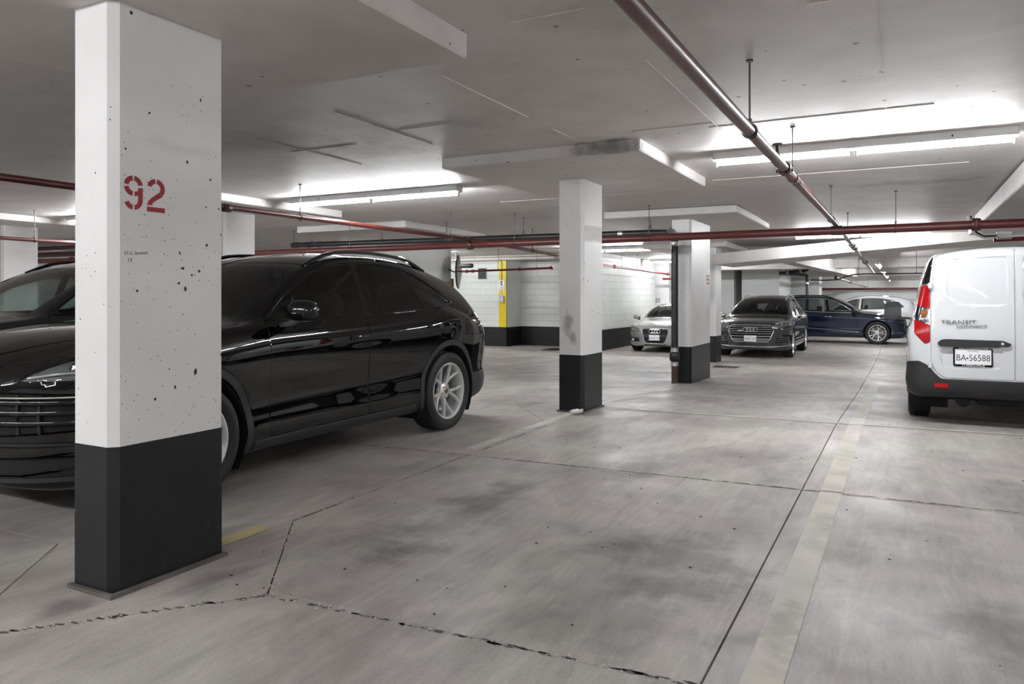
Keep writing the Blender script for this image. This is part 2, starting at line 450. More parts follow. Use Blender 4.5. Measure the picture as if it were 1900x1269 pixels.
# ------------------------------------------------------------------ floor: slabs with recessed joints
ROWS = [-8, 2.30, 5.08, 11.3, 17.5, 48]
COLS = [-22, -3.07, -.585, 9]
DIAMONDS = [[(-2.39, 2.30), (-3.05, 3.13), (-3.84, 2.28), (-3.12, 1.45)], [(-2.35, 7.75), (-3.2, 8.75), (-4.02, 7.75), (-3.22, 6.82)]]
def build_floor():
    base = MB()
    ys = [-8, 0, 8, 10, 12.4, 15, 19, 30, 48]
    for a, b in zip(ys, ys[1:]):
        base.add([(-22, a, gz(a) - .03), (9, a, gz(a) - .03), (9, b, gz(b) - .03), (-22, b, gz(b) - .03)], [(0, 1, 2, 3)])
    root = structure(base.build('floor', 'joint_dark', None, 0))
    bm = bmesh.new()
    yy = sorted(set(ROWS + [-4, 0, 4, 6.5, 8, 9.3, 10.2, 12.4, 14, 15.7, 19, 24, 30, 38]))
    xx = sorted(set(COLS + [-15, -9, -6, -2, 3]))
    grid = {}
    for j, y in enumerate(yy):
        for i, x in enumerate(xx):
            yq = y + (.05 * (x + 3.07) * max(0, 1 - abs(x + 2) / 8) if y in (2.30, 5.08) else 0)
            if y == 2.30 and x == -3.07: yq = 2.3
            grid[i, j] = bm.verts.new((x, yq, gz(y)))
    info = {}
    for j in range(len(yy) - 1):
        for i in range(len(xx) - 1):
            f = bm.faces.new((grid[i, j], grid[i + 1, j], grid[i + 1, j + 1], grid[i, j + 1]))
            c = sum(1 for q in COLS[1:-1] if xx[i] >= q - 1e-6); r = sum(1 for q in ROWS[1:-1] if yy[j] >= q - 1e-6)
            f.material_index = 1 + c + 3 * r
    for k, d in enumerate(DIAMONDS):
        for f in cut_outline(bm, d, 'top'): f.material_index = 100 + k
    ids = sorted({f.material_index for f in bm.faces})
    for q in ids:
        b2 = bm.copy()
        bmesh.ops.delete(b2, geom=[f for f in b2.faces if f.material_index != q], context='FACES')
        for f in b2.faces: f.material_index = 0
        # rolled, slightly crumbled edge
        bmesh.ops.inset_region(b2, faces=list(b2.faces), thickness=.0045, depth=0, use_boundary=True, use_even_offset=True)
        for e in b2.edges:
            if e.is_boundary:
                for v in e.verts: v.co.z = gz(v.co.y) - .028
        me = bpy.data.meshes.new('floor_slab'); b2.to_mesh(me); b2.free()
        link_mesh(me, 'floor_slab', 'concrete_floor', root, 0)
    bm.free()
    def stripe(x0, x1, y0, y1, m, name='parking_line', skew=0, zz=.0025):
        mb = MB(); yk = sorted({y0, y1} | {q for q in (8, 12.4) if y0 < q < y1})
        for a, b in zip(yk, yk[1:]):
            mb.add([(x0, a, gz(a) + zz), (x1, a, gz(a) + zz), (x1, b, gz(b) + zz), (x0, b, gz(b) + zz)], [(0, 1, 2, 3)])
        return mb.build(name, m, root, 0)
    stripe(-.475, -.345, -3, 5.2, 'line_paint'); stripe(-.475, -.345, 5.235, 13.4, 'line_paint')
    stripe(-3.16, -3.055, 2.58, 2.98, 'line_yellow'); stripe(-3.235, -3.135, 5.3, 7.44, 'line_pale'); stripe(-3.26, -3.16, 8.15, 11.9, 'line_pale')
    mb = MB()
    mb.add([(-2.7, 7.96, .003), (-2.2, 7.99, .004), (8, 8.62, gz(8.62) + .004), (8, 8.68, gz(8.68) + .004), (-2.2, 8.05, .004), (-2.7, 8.02, .003)], [(0, 1, 4, 5), (1, 2, 3, 4)]); mb.build('cross_line', 'line_pale', root, 0)
    mb = MB(); mb.add([(-5.9, 6.42, .003), (-4.3, 6.62, .003), (-4.3, 6.65, .003), (-5.9, 6.45, .003)], [(0, 1, 2, 3)]); mb.build('cross_line', 'line_pale', root, 0)
    # crumbled concrete along the joints: countless crumbs, one part
    mb = MB(); rr = random.Random(3)
    segs = [((-2.39, 2.3), (-3.05, 3.13), 60), ((-2.39, 2.3), (-3.12, 1.45), 60), ((-2.39, 2.3), (-.6, 2.42), 60), ((-.6, 5.2), (.8, 5.22), 70), ((-3.07, 5.08), (-.6, 5.2), 60), ((-.585, 5.3), (-.585, 6.6), 30)]
    for a, b, k in segs:
        for i in range(k):
            t = rr.random(); x = a[0] + (b[0] - a[0]) * t + rr.gauss(0, .013); y = a[1] + (b[1] - a[1]) * t + rr.gauss(0, .013); s = rr.uniform(.0025, .007)
            mb.add([(x + s * rr.uniform(.7, 1.4), y, .001), (x, y + s, .001), (x - s, y, .001), (x, y - s * rr.uniform(.7, 1.4), .001), (x, y, s * .8)], [(0, 1, 4), (1, 2, 4), (2, 3, 4), (3, 0, 4)])
    sp_ = MB()
    for a, b, k in (((-2.39, 2.3), (-.6, 2.42), 90), ((-3.07, 5.08), (-.6, 5.2), 130), ((-.57, 5.2), (1.6, 5.26), 150), ((-4.4, 5.0), (-3.07, 5.08), 60), ((-2.39, 2.3), (-3.12, 1.45), 60), ((-3.05, 3.13), (-3.1, 6.8), 90)):
        for i in range(k):
            t = rr.random(); x = a[0] + (b[0] - a[0]) * t; y = a[1] + (b[1] - a[1]) * t + rr.gauss(0, .006); s = rr.uniform(.008, .03); w = rr.uniform(.003, .009)
            if abs(b[0] - a[0]) < .2: s, w = w, s
            sp_.add([(x - s, y, gz(y) + .0012), (x - s * .3, y - w, gz(y) + .0012), (x + s * .6, y - w * .7, gz(y) + .0012), (x + s, y + w * .2, gz(y) + .0012), (x + s * .2, y + w, gz(y) + .0012)], [(0, 1, 2, 3, 4)])
    o = sp_.build('joint_spalls', 'grout', root, 0); o['kind'] = 'stuff'
    o = mb.build('joint_crumbs', 'line_pale', root, 0); o['kind'] = 'stuff'
    mb = MB()
    for i in range(110):
        x = rr.uniform(-3, 1.2); y = rr.uniform(2.3, 9); s = rr.uniform(.003, .009)
        mb.add([(x + s * 1.6, y, gz(y) + .001), (x, y + s, gz(y) + .001), (x - s, y + .3 * s, gz(y) + .001), (x, y - s, gz(y) + .001), (x, y, gz(y) + s * .6)], [(0, 1, 4), (1, 2, 4), (2, 3, 4), (3, 0, 4)])
    o = mb.build('floor_grit', 'debris', root, 0); o['kind'] = 'stuff'
    # tooled control-joint sealant line between slabs
    for (x0, x1, y0, y1) in [(-9.42, -8.95, 19.7, 20.5), (-3.6, -3.1, 16.0, 16.35)]:
        t = thing('floor_drain', 'black slotted floor drain grate in front of the block wall' if x0 < -5 else 'black slotted floor drain grate behind the pillar numbered 95', 'drain', ((x0 + x1) / 2, (y0 + y1) / 2, gz((y0 + y1) / 2)))
        w, l = (x1 - x0) / 2, (y1 - y0) / 2
        fr = MB(); fr.box((-w, -l, 0), (w, -l + .03, .012)).box((-w, l - .03, 0), (w, l, .012)).box((-w, -l + .03, 0), (-w + .03, l - .03, .012)).box((w - .03, -l + .03, 0), (w, l - .03, .012)); fr.build('grate_frame', 'grate_iron', t, 0)
        for i in range(7):
            x = -w + .05 + (2 * w - .1) * i / 6; MB().box((x - .011, -l + .03, .001), (x + .011, l - .03, .010)).build('grate_bar', 'grate_iron', t, 0)
    return root
floor = build_floor()

# ------------------------------------------------------------------ ceiling, drop panels, beams
def ceiling_piece(ys):
    mb = MB(); vs = []; fs = []
    for y in ys: vs += [(-22, y, cz(y)), (9, y, cz(y)), (9, y, cz(y) + .3), (-22, y, cz(y) + .3)]
    for i in range(len(ys) - 1):
        for k in range(4): fs.append((i * 4 + k, i * 4 + (k + 1) % 4, i * 4 + 4 + (k + 1) % 4, i * 4 + 4 + k))
    fs += [(0, 1, 2, 3), tuple(len(vs) - 4 + k for k in (3, 2, 1, 0))]
    mb.add(vs, fs)
    return structure(mb.build('ceiling', 'ceiling_paint', None, 0))
def build_ceiling():
    roots = []
    for ys in ([-8, 0, 6, 12], [12, 16.5, 18, 25, 32, 48]):
        roots.append(ceiling_piece(ys))
    root = roots[0]
    def panel(x0, x1, y0, y1, zb, name='drop_panel'):
        ct = min(cz(y0), cz(y1)) + .03
        return MB().rbox((x0, y0, zb), (x1, y1, ct), .012, 1).build(name, 'ceiling_paint', roots[1] if y1 > 14 else root, 0)
    panel(-4.12, -2.03, .92, 3.35, 2.525); panel(-4.09, -2.03, 6.24, 8.68, 2.55); panel(-4.3, -2.19, 11.36, 14.4, 2.53)
    panel(-10.2, -8.02, 6.7, 9.33, 2.545); panel(-10.62, -7.99, 11.0, 13.9, 2.53); panel(-10.2, -8.02, .9, 3.35, 2.545)
    panel(-15.4, -13.2, 6.6, 9.0, 2.545); panel(-5.6, -3.62, 17.4, 20.2, 2.42); panel(-13.5, -9.2, 20.1, 20.55, 2.40, 'ceiling_beam'); panel(-9.2, -7.7, 20.1, 22, 2.43, 'ceiling_beam')
    panel(1.06, 2.3, -8, 15.9, 2.39, 'ceiling_beam')
    # raking beam of the ramp above
    b = MB(); b.add([(-3.86, 17.3, 2.0), (4.5, 17.3, 2.62), (4.5, 17.3, 2.9), (-3.86, 17.3, 2.25), (-3.86, 19.6, 2.02), (4.5, 19.6, 2.64), (4.5, 19.6, 2.9), (-3.86, 19.6, 2.3)],
                    [(0, 1, 2, 3), (5, 4, 7, 6), (0, 4, 5, 1), (3, 2, 6, 7), (0, 3, 7, 4), (1, 5, 6, 2)])
    for y0, y1, zb in ((26.5, 27.2, 2.20), (33, 33.9, 2.10), (40, 40.6, 2.05)): panel(-12, 9, y0, y1, zb, 'ceiling_beam')
    # side beam over the far lane
    for a, c in (((-2.75, 20.0, 2.12), (-1.95, 33, 2.05)),):
        d = Vector(c) - Vector(a); s = Vector((.35, -.05, 0))
        p = [Vector(a), Vector(a) + s, Vector(c) + s, Vector(c)]
        MB().add([(q.x, q.y, q.z) for q in p] + [(q.x, q.y, cz(q.y) + .02) for q in p], [(0, 3, 2, 1), (4, 5, 6, 7), (0, 1, 5, 4), (1, 2, 6, 5), (2, 3, 7, 6), (3, 0, 4, 7)]).build('ceiling_beam', 'ceiling_paint', roots[1], 0)
    b.build('ceiling_beam', 'ceiling_paint', roots[1], 0)
    # ridges that the plywood forms left in the slab
    for (x0, y0, x1, y1) in [(-2.55, 3.9, -2.55, 4.6), (-2.55, 4.6, -2.55, 5.1), (-1.33, 4.2, -1.33, 6.2), (-2.55, 5.55, -2.55, 6.1), (-3.77, 4.3, -3.77, 5.6), (-1.75, 3.3, -1.33, 3.3), (-.11, 3.6, -.11, 6.6),
                             (-2.0, 5.95, -1.33, 5.95), (-4.99, 4.4, -4.99, 6.1), (-1.4, 6.1, .2, 6.1), (-.4, 3.75, 1.0, 3.75), (-3.7, 5.0, -3.0, 5.0), (-5.2, 5.3, -4.4, 5.3), (-2.0, 8.9, .6, 8.9), (-5.2, 9.5, -2.5, 9.5)]:
        w = .004
        z = cz(max(y0, y1))
        MB().box((x0 - w if x0 == x1 else x0, y0 - w if y0 == y1 else y0, z - .004), (x1 + w if x0 == x1 else x1, y1 + w if y0 == y1 else y1, z + .001)).build('form_ridge', 'ceiling_paint', root, 0)
    return root
ceiling = build_ceiling()

# ------------------------------------------------------------------ outer walls of the hall
def plain_wall(name, a, b, h0=.62):
    """upright wall slab from a to b (thickness outwards) with a black painted base"""
    (x0, y0), (x1, y1) = a, b
    y = (y0 + y1) / 2; g = min(gz(y0), gz(y1))
    w = structure(MB().box((x0, y0, g - .05), (x1, y1, 2.75)).build(name, 'wall_white', None, 0))
    e = .006
    MB().box((x0 - e, y0 - e, g - .05), (x1 + e, y1 + e, g + h0)).build('painted_band', 'band_black', w, 0)
    return w
plain_wall('wall_rear', (-22, -8.3), (9, -8)); plain_wall('wall_right', (9, -8), (9.3, 48)); plain_wall('wall_left', (-22.3, -8), (-22, 48)); plain_wall('wall_far', (-22, 46), (9, 46.3))

BLK = {}
def block_mesh(lx, m):
    key = (round(lx, 3), m)
    if key not in BLK:
        me = bpy.data.meshes.new('concrete_block')
        mb = MB().rbox((0, -.012, 0), (lx, 0, .192), .0025, 1)
        me.from_pydata(mb.v, [], mb.f); me.materials.append(M[m]); BLK[key] = me
    return BLK[key]
def block_wall(name, o, ang, length, thick, blen, ztop, g=-.31):
    """block wall: core of mortar plus single blocks on its front (-y of its own frame)"""
    w = bpy.data.objects.new(name, None)
    mb = MB().box((0, 0, 0), (length, thick, ztop - g))
    w = mb.build(name, 'mortar_white', None, 0)
    w.location = (o[0], o[1], g); w.rotation_euler = (0, 0, ang); structure(w)
    MB().box((0, -.003, 0), (length, 0, .606)).build('painted_band', 'mortar_black', w, 0)
    r = 0; z = 0
    while z + .19 < ztop - g:
        x = -(r % 2) * blen / 2
        while x < length - .02:
            a = max(x, 0); b = min(x + blen, length)
            if b - a > .04:
                bl = bpy.data.objects.new('concrete_block', block_mesh(b - a - .001, 'block_white' if r >= 3 else 'block_black'))
                COL.objects.link(bl); bl.parent = w; bl.location = (a + .0005, -.003 * 0 , z + .005)
            x += blen
        z += .202; r += 1
    return w
block_wall('wall_lift_lobby', (-14.6, 20.6), 0, 3.3, .3, .40, 2.50)
block_wall('wall_store', (-11.06, 21.6), 0, 2.91, .3, .40, 2.50)
block_wall('wall_stair', (-7.75, 18.62), PI / 2, 6.9, .42, .60, 2.53)
# return beside the yellow pilaster
rt = structure(MB().box((-11.3, 20.62, -.31), (-11.05, 21.7, 2.5)).build('wall_return', 'wall_white', None, 0))
MB().box((-11.302, 20.615, -.31), (-11.044, 21.6, .30)).build('painted_band', 'band_black', rt, 0)
MB().box((-11.31, 20.56, .30), (-11.05, 20.585, 2.42)).build('yellow_stripe', 'yellow_paint', rt, 0)
MB().box((-11.31, 20.57, -.31), (-11.045, 20.584, .30)).build('stripe_base', 'band_black', rt, 0)
# plain piers further back
def pier(name, x0, x1, y0, y1):
    g = gz(y0)
    w = structure(MB().box((x0, y0, g - .03), (x1, y1, cz(y1) + .05)).build(name, 'wall_white', None, 0))
    MB().box((x0 - .004, y0 - .004, g - .03), (x1 + .004, y1 + .004, g + .62)).build('painted_band', 'band_black', w, 0)
    return w
pier('wall_pier_1', -12.0, -10.77, 13.9, 16.9)
pier('wall_pier_2', -5.6, -4.2, 30, 33.4)
pier('wall_pier_3', -8.9, -7.35, 25.9, 26.6)
pier('wall_pier_4', -4.3, -3.15, 34, 35.2)
pier('wall_pier_5', -6.9, -5.9, 30, 40)
MB().box((-10.764, 16.86, -.28), (-10.70, 16.93, 1.75)).build('door_frame', 'wood_brown', bpy.data.objects['wall_pier_1'], 0)

# ------------------------------------------------------------------ stencilled digits
def arc(cx, cy, ri, ro, a0, a1, n=8):
    A = [math.radians(a0 + (a1 - a0) * i / n) for i in range(n + 1)]
    return [(cx + ro * math.cos(a), cy + ro * math.sin(a)) for a in A] + [(cx + ri * math.cos(a), cy + ri * math.sin(a)) for a in reversed(A)]
def stencil(d):
    """pieces of a stencil digit in a box 0.6 wide, 1 high"""
    if d == '9':
        return [arc(.3, .70, .155, .30, 97, 172), arc(.3, .70, .155, .30, 8, 83), arc(.3, .70, .155, .30, 188, 263),
                [(.335, .40), (.335, .535), (.44, .56), (.45, .65), (.60, .67), (.60, .28)] + arc(.30, .30, .155, .30, 355, 277)[:9] + [(.335, .14), (.42, .18), (.455, .30), (.455, .43)],
                arc(.3, .30, .155, .30, 200, 263)]
    if d == '2':
        return [arc(.3, .70, .155, .30, 97, 165), arc(.3, .70, .155, .30, 83, -38), [(.09, .20), (.0, .19), (.06, .33), (.18, .44), (.42, .60), (.53, .49), (.30, .35), (.19, .27), (.17, .20)], [(0, 0), (.60, 0), (.60, .145), (0, .145)]]
    if d == '5':
        return [[(.0, .85), (.6, .85), (.6, 1), (0, 1)], [(0, .50), (.15, .50), (.15, .80), (0, .80)], arc(.28, .32, .165, .32, 135, 97), arc(.28, .32, .165, .32, 83, -83, 12), arc(.28, .32, .165, .32, 263, 200)]
    if d == '7':
        return [[(0, .85), (.6, .85), (.6, 1), (0, 1)], [(.42, .80), (.60, .80), (.34, .0), (.17, .0)]]
    if d == '1':
        return [[(.22, 0), (.38, 0), (.38, .46), (.22, .46)], [(.22, .54), (.38, .54), (.38, 1), (.22, 1), (.08, .86), (.08, .74), (.22, .82)]]
    return [arc(.3, .70, .155, .30, 97, 172), arc(.3, .70, .155, .30, 8, 83), arc(.3, .30, .155, .30, 188, 263), arc(.3, .30, .155, .30, 277, 352), [(0, .36), (.15, .36), (.15, .66), (0, .66)], [(.45, .36), (.6, .36), (.6, .66), (.45, .66)]]
def number(txt, o, right, up, size, m, parent, thin=1.0):
    r = Vector(right); u = Vector(up); o = Vector(o); nrm = r.cross(u)
    for i, ch in enumerate(txt):
        mb = MB()
        for poly in stencil(ch):
            mb.prism(poly, lambda a, b, d: o + r * (a + i * .74) * size * thin + u * b * size + nrm * d, .0003, .0012)
        mb.build('digit', m, parent, 0)

# ------------------------------------------------------------------ columns
def column(x0, x1, y0, y1, label, band=.63, curb=True, chips=0, seed=1, chamfer=.035, group=None, ztop=None):
    g = min(gz(y0), gz(y1)); zt = (ztop or 2.56)
    t = thing('concrete_column', label, 'column', ((x0 + x1) / 2, (y0 + y1) / 2, g), 0, group)
    w, l = (x1 - x0) / 2, (y1 - y0) / 2; c = chamfer
    out = [(-w, -l), (w - c, -l), (w, -l + c), (w, l), (-w, l)]
    fn = lambda a, b, d: (a, b, d)
    o = MB().prism(out, fn, band, zt - g).build('shaft', 'column_white', t, 0)
    e = .0015
    out2 = [(-w - e, -l - e), (w - c + e * .4, -l - e), (w + e, -l + c - e * .4), (w + e, l + e), (-w - e, l + e)]
    MB().prism(out2, fn, 0, band).build('painted_base', 'band_black', t, 0)
    if curb:
        rr = random.Random(seed); cb = MB(); q = .022
        for (a, b) in (((-w - q, -l - q), (w + q, -l)), ((w, -l), (w + q, l + q)), ((-w - q, -l), (-w, l + q)), ((-w, l), (w, l + q))):
            cb.box((a[0], a[1], 0), (b[0], b[1], .014 + rr.uniform(0, .004)))
        cb.build('grout_bed', 'grout', t, 0)
    return t
c92 = column(-3.2, -2.945, 1.975, 2.54, 'white pillar with red stencilled number 92 and black painted base', seed=2, ztop=2.53)
lx = lambda x: x - (-3.0725); ly = lambda y: y - 2.2575
number('92', (lx(-2.945), ly(2.028), 1.645), (0, 1, 0), (0, 0, 1), .148, 'stencil_red', c92, thin=1.0)
# chips knocked out of the paint, as on the wide face
def chips(t, pts, xf):
    for i, (y, z, a, b, rot) in enumerate(pts):
        rr = random.Random(i * 7 + 3); n = 9; poly = []
        for k in range(n):
            an = 2 * PI * k / n; ra = rr.uniform(.7, 1.2)
            u, v = a * math.cos(an) * ra, b * math.sin(an) * ra
            poly.append((y + u * math.cos(rot) - v * math.sin(rot), z + u * math.sin(rot) + v * math.cos(rot)))
        MB().prism(poly, lambda p, q, d: (xf + d, p, q), .0002, .0011).build('paint_chip', 'pit_dark', t, 0)
chips(c92, [(ly(2.32), 1.40, .012, .006, .3), (ly(2.335), 1.305, .0065, .013, .2), (ly(2.30), 1.33, .006, .0065, 0), (ly(2.37), 1.37, .005, .006, 0), (ly(2.305), 1.47, .0045, .010, .5), (ly(2.39), .915, .008, .018, -.15),
            (ly(2.28), .855, .006, .011, .3), (ly(2.345), 1.895, .005, .008, .2), (ly(2.475), 1.83, .005, .007, 0), (ly(2.09), 1.295, .006, .006, 0), (ly(2.15), 2.08, .006, .006, 0), (ly(2.42), 2.2, .004, .008, 0), (ly(2.25), .78 + .16, .003, .004, 0)], lx(-2.945))
for i, (w0, sz) in enumerate((('07-2- Smoked', .020), ('19', .024))):
    text('handwriting', w0, sz, 'marker_black', c92, face_mtx((lx(-2.944), ly(2.085 - .03 * i), 1.458 - .032 * i), (0, 1, .08), (0, -.08, 1)), 0)
c2 = column(-3.36, -3.075, 7.5, 8.06, 'white pillar with a smudged face standing in the middle of the stalls', seed=3)
c3 = column(-3.36, -3.045, 12.02, 13.36, 'white pillar numbered 95 behind the tall black drain pipe', seed=4, curb=False)
number('95', (3.2025 - 3.045, 13.07 - 12.69, 1.66), (0, 1, 0), (0, 0, 1), .17, 'stencil_red', c3, thin=1.1)
c4 = column(-9.25, -8.95, 7.78, 8.36, 'plain white pillar rising behind the black car in the stalls', seed=5, curb=False)
c5 = column(-14.5, -14.2, 7.44, 8.06, 'white pillar beyond the charcoal car, next to the maroon pipes', seed=6, curb=False)
c6 = column(-4.2, -3.88, 17.6, 18.2, 'shaded white pillar directly beside the grey car nose', seed=7, curb=False, ztop=2.45)
number('97', (1.0 * -10.765, 16.56, 1.505), (0, 1, 0), (0, 0, 1), .15, 'stencil_red', bpy.data.objects['wall_pier_1'], thin=1.25)
number('120', (-7.93, 25.894, 1.06), (1, 0, 0), (0, 0, 1), .15, 'marker_black', bpy.data.objects['wall_pier_3'], thin=.85)
# smudge on the second pillar
# ------------------------------------------------------------------ light fittings
def fixture(x, y, z, along, label, group=None, length=2.44):
    t = thing('fluorescent_light', label, 'light', (x, y, z), 0 if along == 'x' else PI / 2, group)
    L = length / 2
    MB().rbox((-L, -.078, -.07), (L, .078, 0), .006, 1).build('housing', 'fixture_white', t, 0)
    MB().add([(-L, -.07, -.071), (L, -.07, -.071), (L, .07, -.071), (-L, .07, -.071), (-L, -.02, -.085), (L, -.02, -.085), (L, .02, -.085), (-L, .02, -.085)],
             [(0, 1, 5, 4), (1, 2, 6, 5), (2, 3, 7, 6), (3, 0, 4, 7), (4, 5, 6, 7)]).build('reflector_ridge', 'fixture_white', t, 0)
    for s in (-1, 1):
        a, b = (s * .035, s * (L - .03))
        MB().tube([(a, 0, -.102), (b, 0, -.102)], .017, 8).build('tube', 'tube_glow', t, 40)
        for q in (a - s * .012, b + s * .012): MB().rbox((q - .011, -.016, -.135), (q + .011, .016, -.06), .004, 1).build('lampholder', 'lampholder', t, 0)
    for q in (-L * .62, L * .62): MB().box((q - .006, -.082, -.05), (q + .006, -.078, -.03)).build('latch', 'rod_steel', t, 0)
    return t
fixture(-.39, 7.25, 2.65, 'x', 'twin tube strip light right above the red sprinkler pipe')
fixture(-6.25, 7.85, 2.65, 'x', 'twin tube strip light between the pillars, above the black car', length=2.75)
fixture(-11.55, 7.8, 2.65, 'x', 'twin tube strip light above the charcoal car')
fixture(-.75, 16.3, 2.575, 'x', 'twin tube strip light in front of the raking beam')
fixture(-6.75, 17.9, 2.53, 'x', 'twin tube strip light above the silver hatchback')
fixture(-6.2, 24.0, 2.50, 'x', 'twin tube strip light behind the pillar numbered 95')
for y in (24.2, 30.5, 36.6, 43.5): fixture(-.62, y, 2.25 if y < 30 else 2.22, 'y', 'twin tube strip light in the row over the far lane', 'lights over the far lane')
for x, y, where in ((-3.3, -1.9, 'over the aisle facing pillar 92'), (.9, -1.9, 'over the aisle facing the empty stall'), (-5.9, -1.9, 'over the aisle facing the black car'), (-9, -2.0, 'over the aisle facing the charcoal car'), (3.2, -3.5, 'over the aisle near the rear wall'), (-17, 7.8, 'near the left wall'), (-12.5, 17.5, 'in front of the lift lobby wall'), (5, 4.5, 'beyond the side beam next to the van stall'), (5, 16, 'beyond the side beam past the van'), (5, 27, 'near the right wall by the navy car'), (-12, 30, 'behind the lift lobby wall')):
    fixture(x, y, cz(y), 'x', 'twin tube strip light ' + where)

# ------------------------------------------------------------------ pipes
def rod(t, x, y, z0, z1, ring, axis='y', o=(0, 0, 0)):
    """threaded hanger rod with a clevis ring round the pipe"""
    mb = MB(); mb.tube([(x - o[0], y - o[1], z0 - o[2]), (x - o[0], y - o[1], z1 - o[2])], .0055, 6)
    mb.tube([(x - o[0], y - o[1], z0 - .0 - o[2]), (x - o[0], y - o[1], z0 + .035 - o[2])], .012, 6)
    mb.tube([(x - o[0], y - o[1], z1 - .012 - o[2]), (x - o[0], y - o[1], z1 - o[2])], .02, 8)
    if ring:
        n = 20; c = Vector((x - o[0], y - o[1], z0 - ring - o[2]))
        pts = [c + (Vector((math.sin(2 * PI * k / n), 0, math.cos(2 * PI * k / n))) if axis == 'y' else Vector((0, math.sin(2 * PI * k / n), math.cos(2 * PI * k / n)))) * (ring + .004) for k in range(n + 1)]
        mb.tube(pts, .006, 6)
    return mb.build('hanger', 'rod_steel', t)
def coupling(t, p, d, r, m, wide=.05):
    d = Vector(d).normalized(); p = Vector(p)
    mb = MB()
    mb.lathe([(r, -wide), (r * 1.28, -wide), (r * 1.38, -wide * .7), (r * 1.38, wide * .7), (r * 1.28, wide), (r, wide)], p, d, 16)
    side = d.cross(Vector((0, 0, 1))).normalized()
    for s in (-1, 1):
        c = p + side * s * r * 1.5
        mb.tube([c + Vector((0, 0, -r * .7)), c + Vector((0, 0, r * .7))], r * .17, 6)
        mb.tube([p + side * s * r * 1.2 + Vector((0, 0, -r * .25)), p + side * s * r * 1.2 + Vector((0, 0, r * .25))], r * .45, 8)
    return mb.build('coupling', m, t)

sp = thing('sprinkler_pipe', 'long dark red sprinkler pipe running down the lane below the ceiling', 'pipe', (-.79, 0, 0))
def sz(y): return 2.235 - max(0, y - 11) * .017
ys = [-6, 0, 4, 8, 11, 15, 20, 25.6]
MB().tube([(0, y, sz(y)) for y in ys[:5]], .036, 16).build('pipe', 'red_pipe', sp)
MB().tube([(0, y, sz(y)) for y in ys[4:]], .030, 14).build('far_pipe', 'galvanised', sp)
for y in (1.0, 4.47, 6.38, 10.03): rod(sp, 0, y, sz(y) + .036, cz(y), .036)
for y in (13.2, 17.2): rod(sp, 0, y, sz(y) + .03, cz(y), .03)
coupling(sp, (0, 5.92, sz(5.9)), (0, 1, 0), .038, 'maroon_pipe'); coupling(sp, (0, 14.4, sz(14.4)), (0, 1, 0), .036, 'maroon_pipe'); coupling(sp, (0, 15.1, sz(15.1)), (0, 1, 0), .034, 'bright_red_pipe', .09); coupling(sp, (0, 19.6, sz(19.6)), (0, 1, 0), .036, 'maroon_pipe')
for y in (4.52, 6.62): MB().lathe([(.0365, -.012), (.040, -.012), (.040, .012), (.0365, .012)], (0, y, sz(y)), (0, 1, 0), 16).build('joint_ring', 'maroon_pipe', sp)
v = MB(); v.tube([(0, 5.55, sz(5.5) + .03), (0, 5.55, sz(5.5) + .11)], .012, 8); v.lathe([(.0, .118), (.02, .12), (.036, .116), (.036, .124), (.0, .128)], (0, 5.55, sz(5.5)), (0, 0, 1), 14)
v.tube([(0, 5.55, sz(5.5) + .05), (.0, 5.62, sz(5.5) + .05), (0, 5.66, sz(5.5) + .02)], .014, 8); v.build('drain_valve', 'black_plastic', sp)

bp = thing('sprinkler_main', 'thick dark red sprinkler main crossing the hall under the ceiling', 'pipe', (0, 10.9, 2.15))
MB().tube([(-21, 0, 0), (-8, 0, 0), (-.8, 0, .01), (6, 0, .03)], .056, 18).build('pipe', 'red_pipe', bp)
coupling(bp, (.81, 0, .02), (1, 0, 0), .058, 'red_pipe'); coupling(bp, (-6.55, 0, 0), (1, 0, 0), .058, 'maroon_pipe'); coupling(bp, (-17.8, 0, 0), (1, 0, 0), .058, 'maroon_pipe')
MB().lathe([(.058, -.07), (.066, -.07), (.066, .07), (.058, .07)], (-.79, 0, .01), (1, 0, 0), 16).build('tee', 'maroon_pipe', bp)
for x in (-.08, 3.5, -3.4, -5.7, -9.2, -12.5, -16.5): rod(bp, x, 0, .056 + .015, cz(10.9) - 2.15, .058, 'x')

lp = thing('sprinkler_pipe', 'dark red branch pipe passing over the black car', 'pipe', (-6.55, 0, 0))
MB().tube([(0, -5, 2.26), (0, 4, 2.25), (0, 9, 2.245), (0, 11.2, 2.24), (0, 14.5, 2.15)], .032, 14).build('pipe', 'red_pipe', lp)
coupling(lp, (0, 5.72, 2.238), (0, 1, 0), .034, 'maroon_pipe')
for y in (3.0, 6.84, 10.26, 13.3): rod(lp, 0, y, 2.24 - max(0, y - 9) * .013 + .032, cz(y), .032)
fp = thing('sprinkler_pipe', 'red pipe crossing high in front of the white pillar by the charcoal car', 'pipe', (-12.3, 0, 0))
MB().tube([(0, -5, 2.2), (0, 6, 2.175), (0, 14, 2.15)], .030, 12).build('pipe', 'red_pipe', fp)
for y in (6.93, 9.5, 3.0): rod(fp, 0, y, 2.2, cz(y), .03)
mp = thing('riser_header', 'fat maroon header pipe with a valve body beyond the charcoal car', 'pipe', (-18, 11.5, 2.36))
MB().tube([(-3.4, 0, 0), (3, 0, 0)], .065, 14).build('pipe', 'maroon_pipe', mp)
MB().lathe([(.065, -.5), (.12, -.48), (.15, -.3), (.15, -.2), (.11, -.1), (.12, .1), (.12, .25), (.17, .35), (.17, .5), (.065, .55)], (.9, 0, 0), (1, 0, 0), 16).build('valve_body', 'maroon_pipe', mp)
MB().tube([(-3.4, 0, .17), (.3, 0, .17)], .05, 12).build('upper_pipe', 'maroon_pipe', mp)
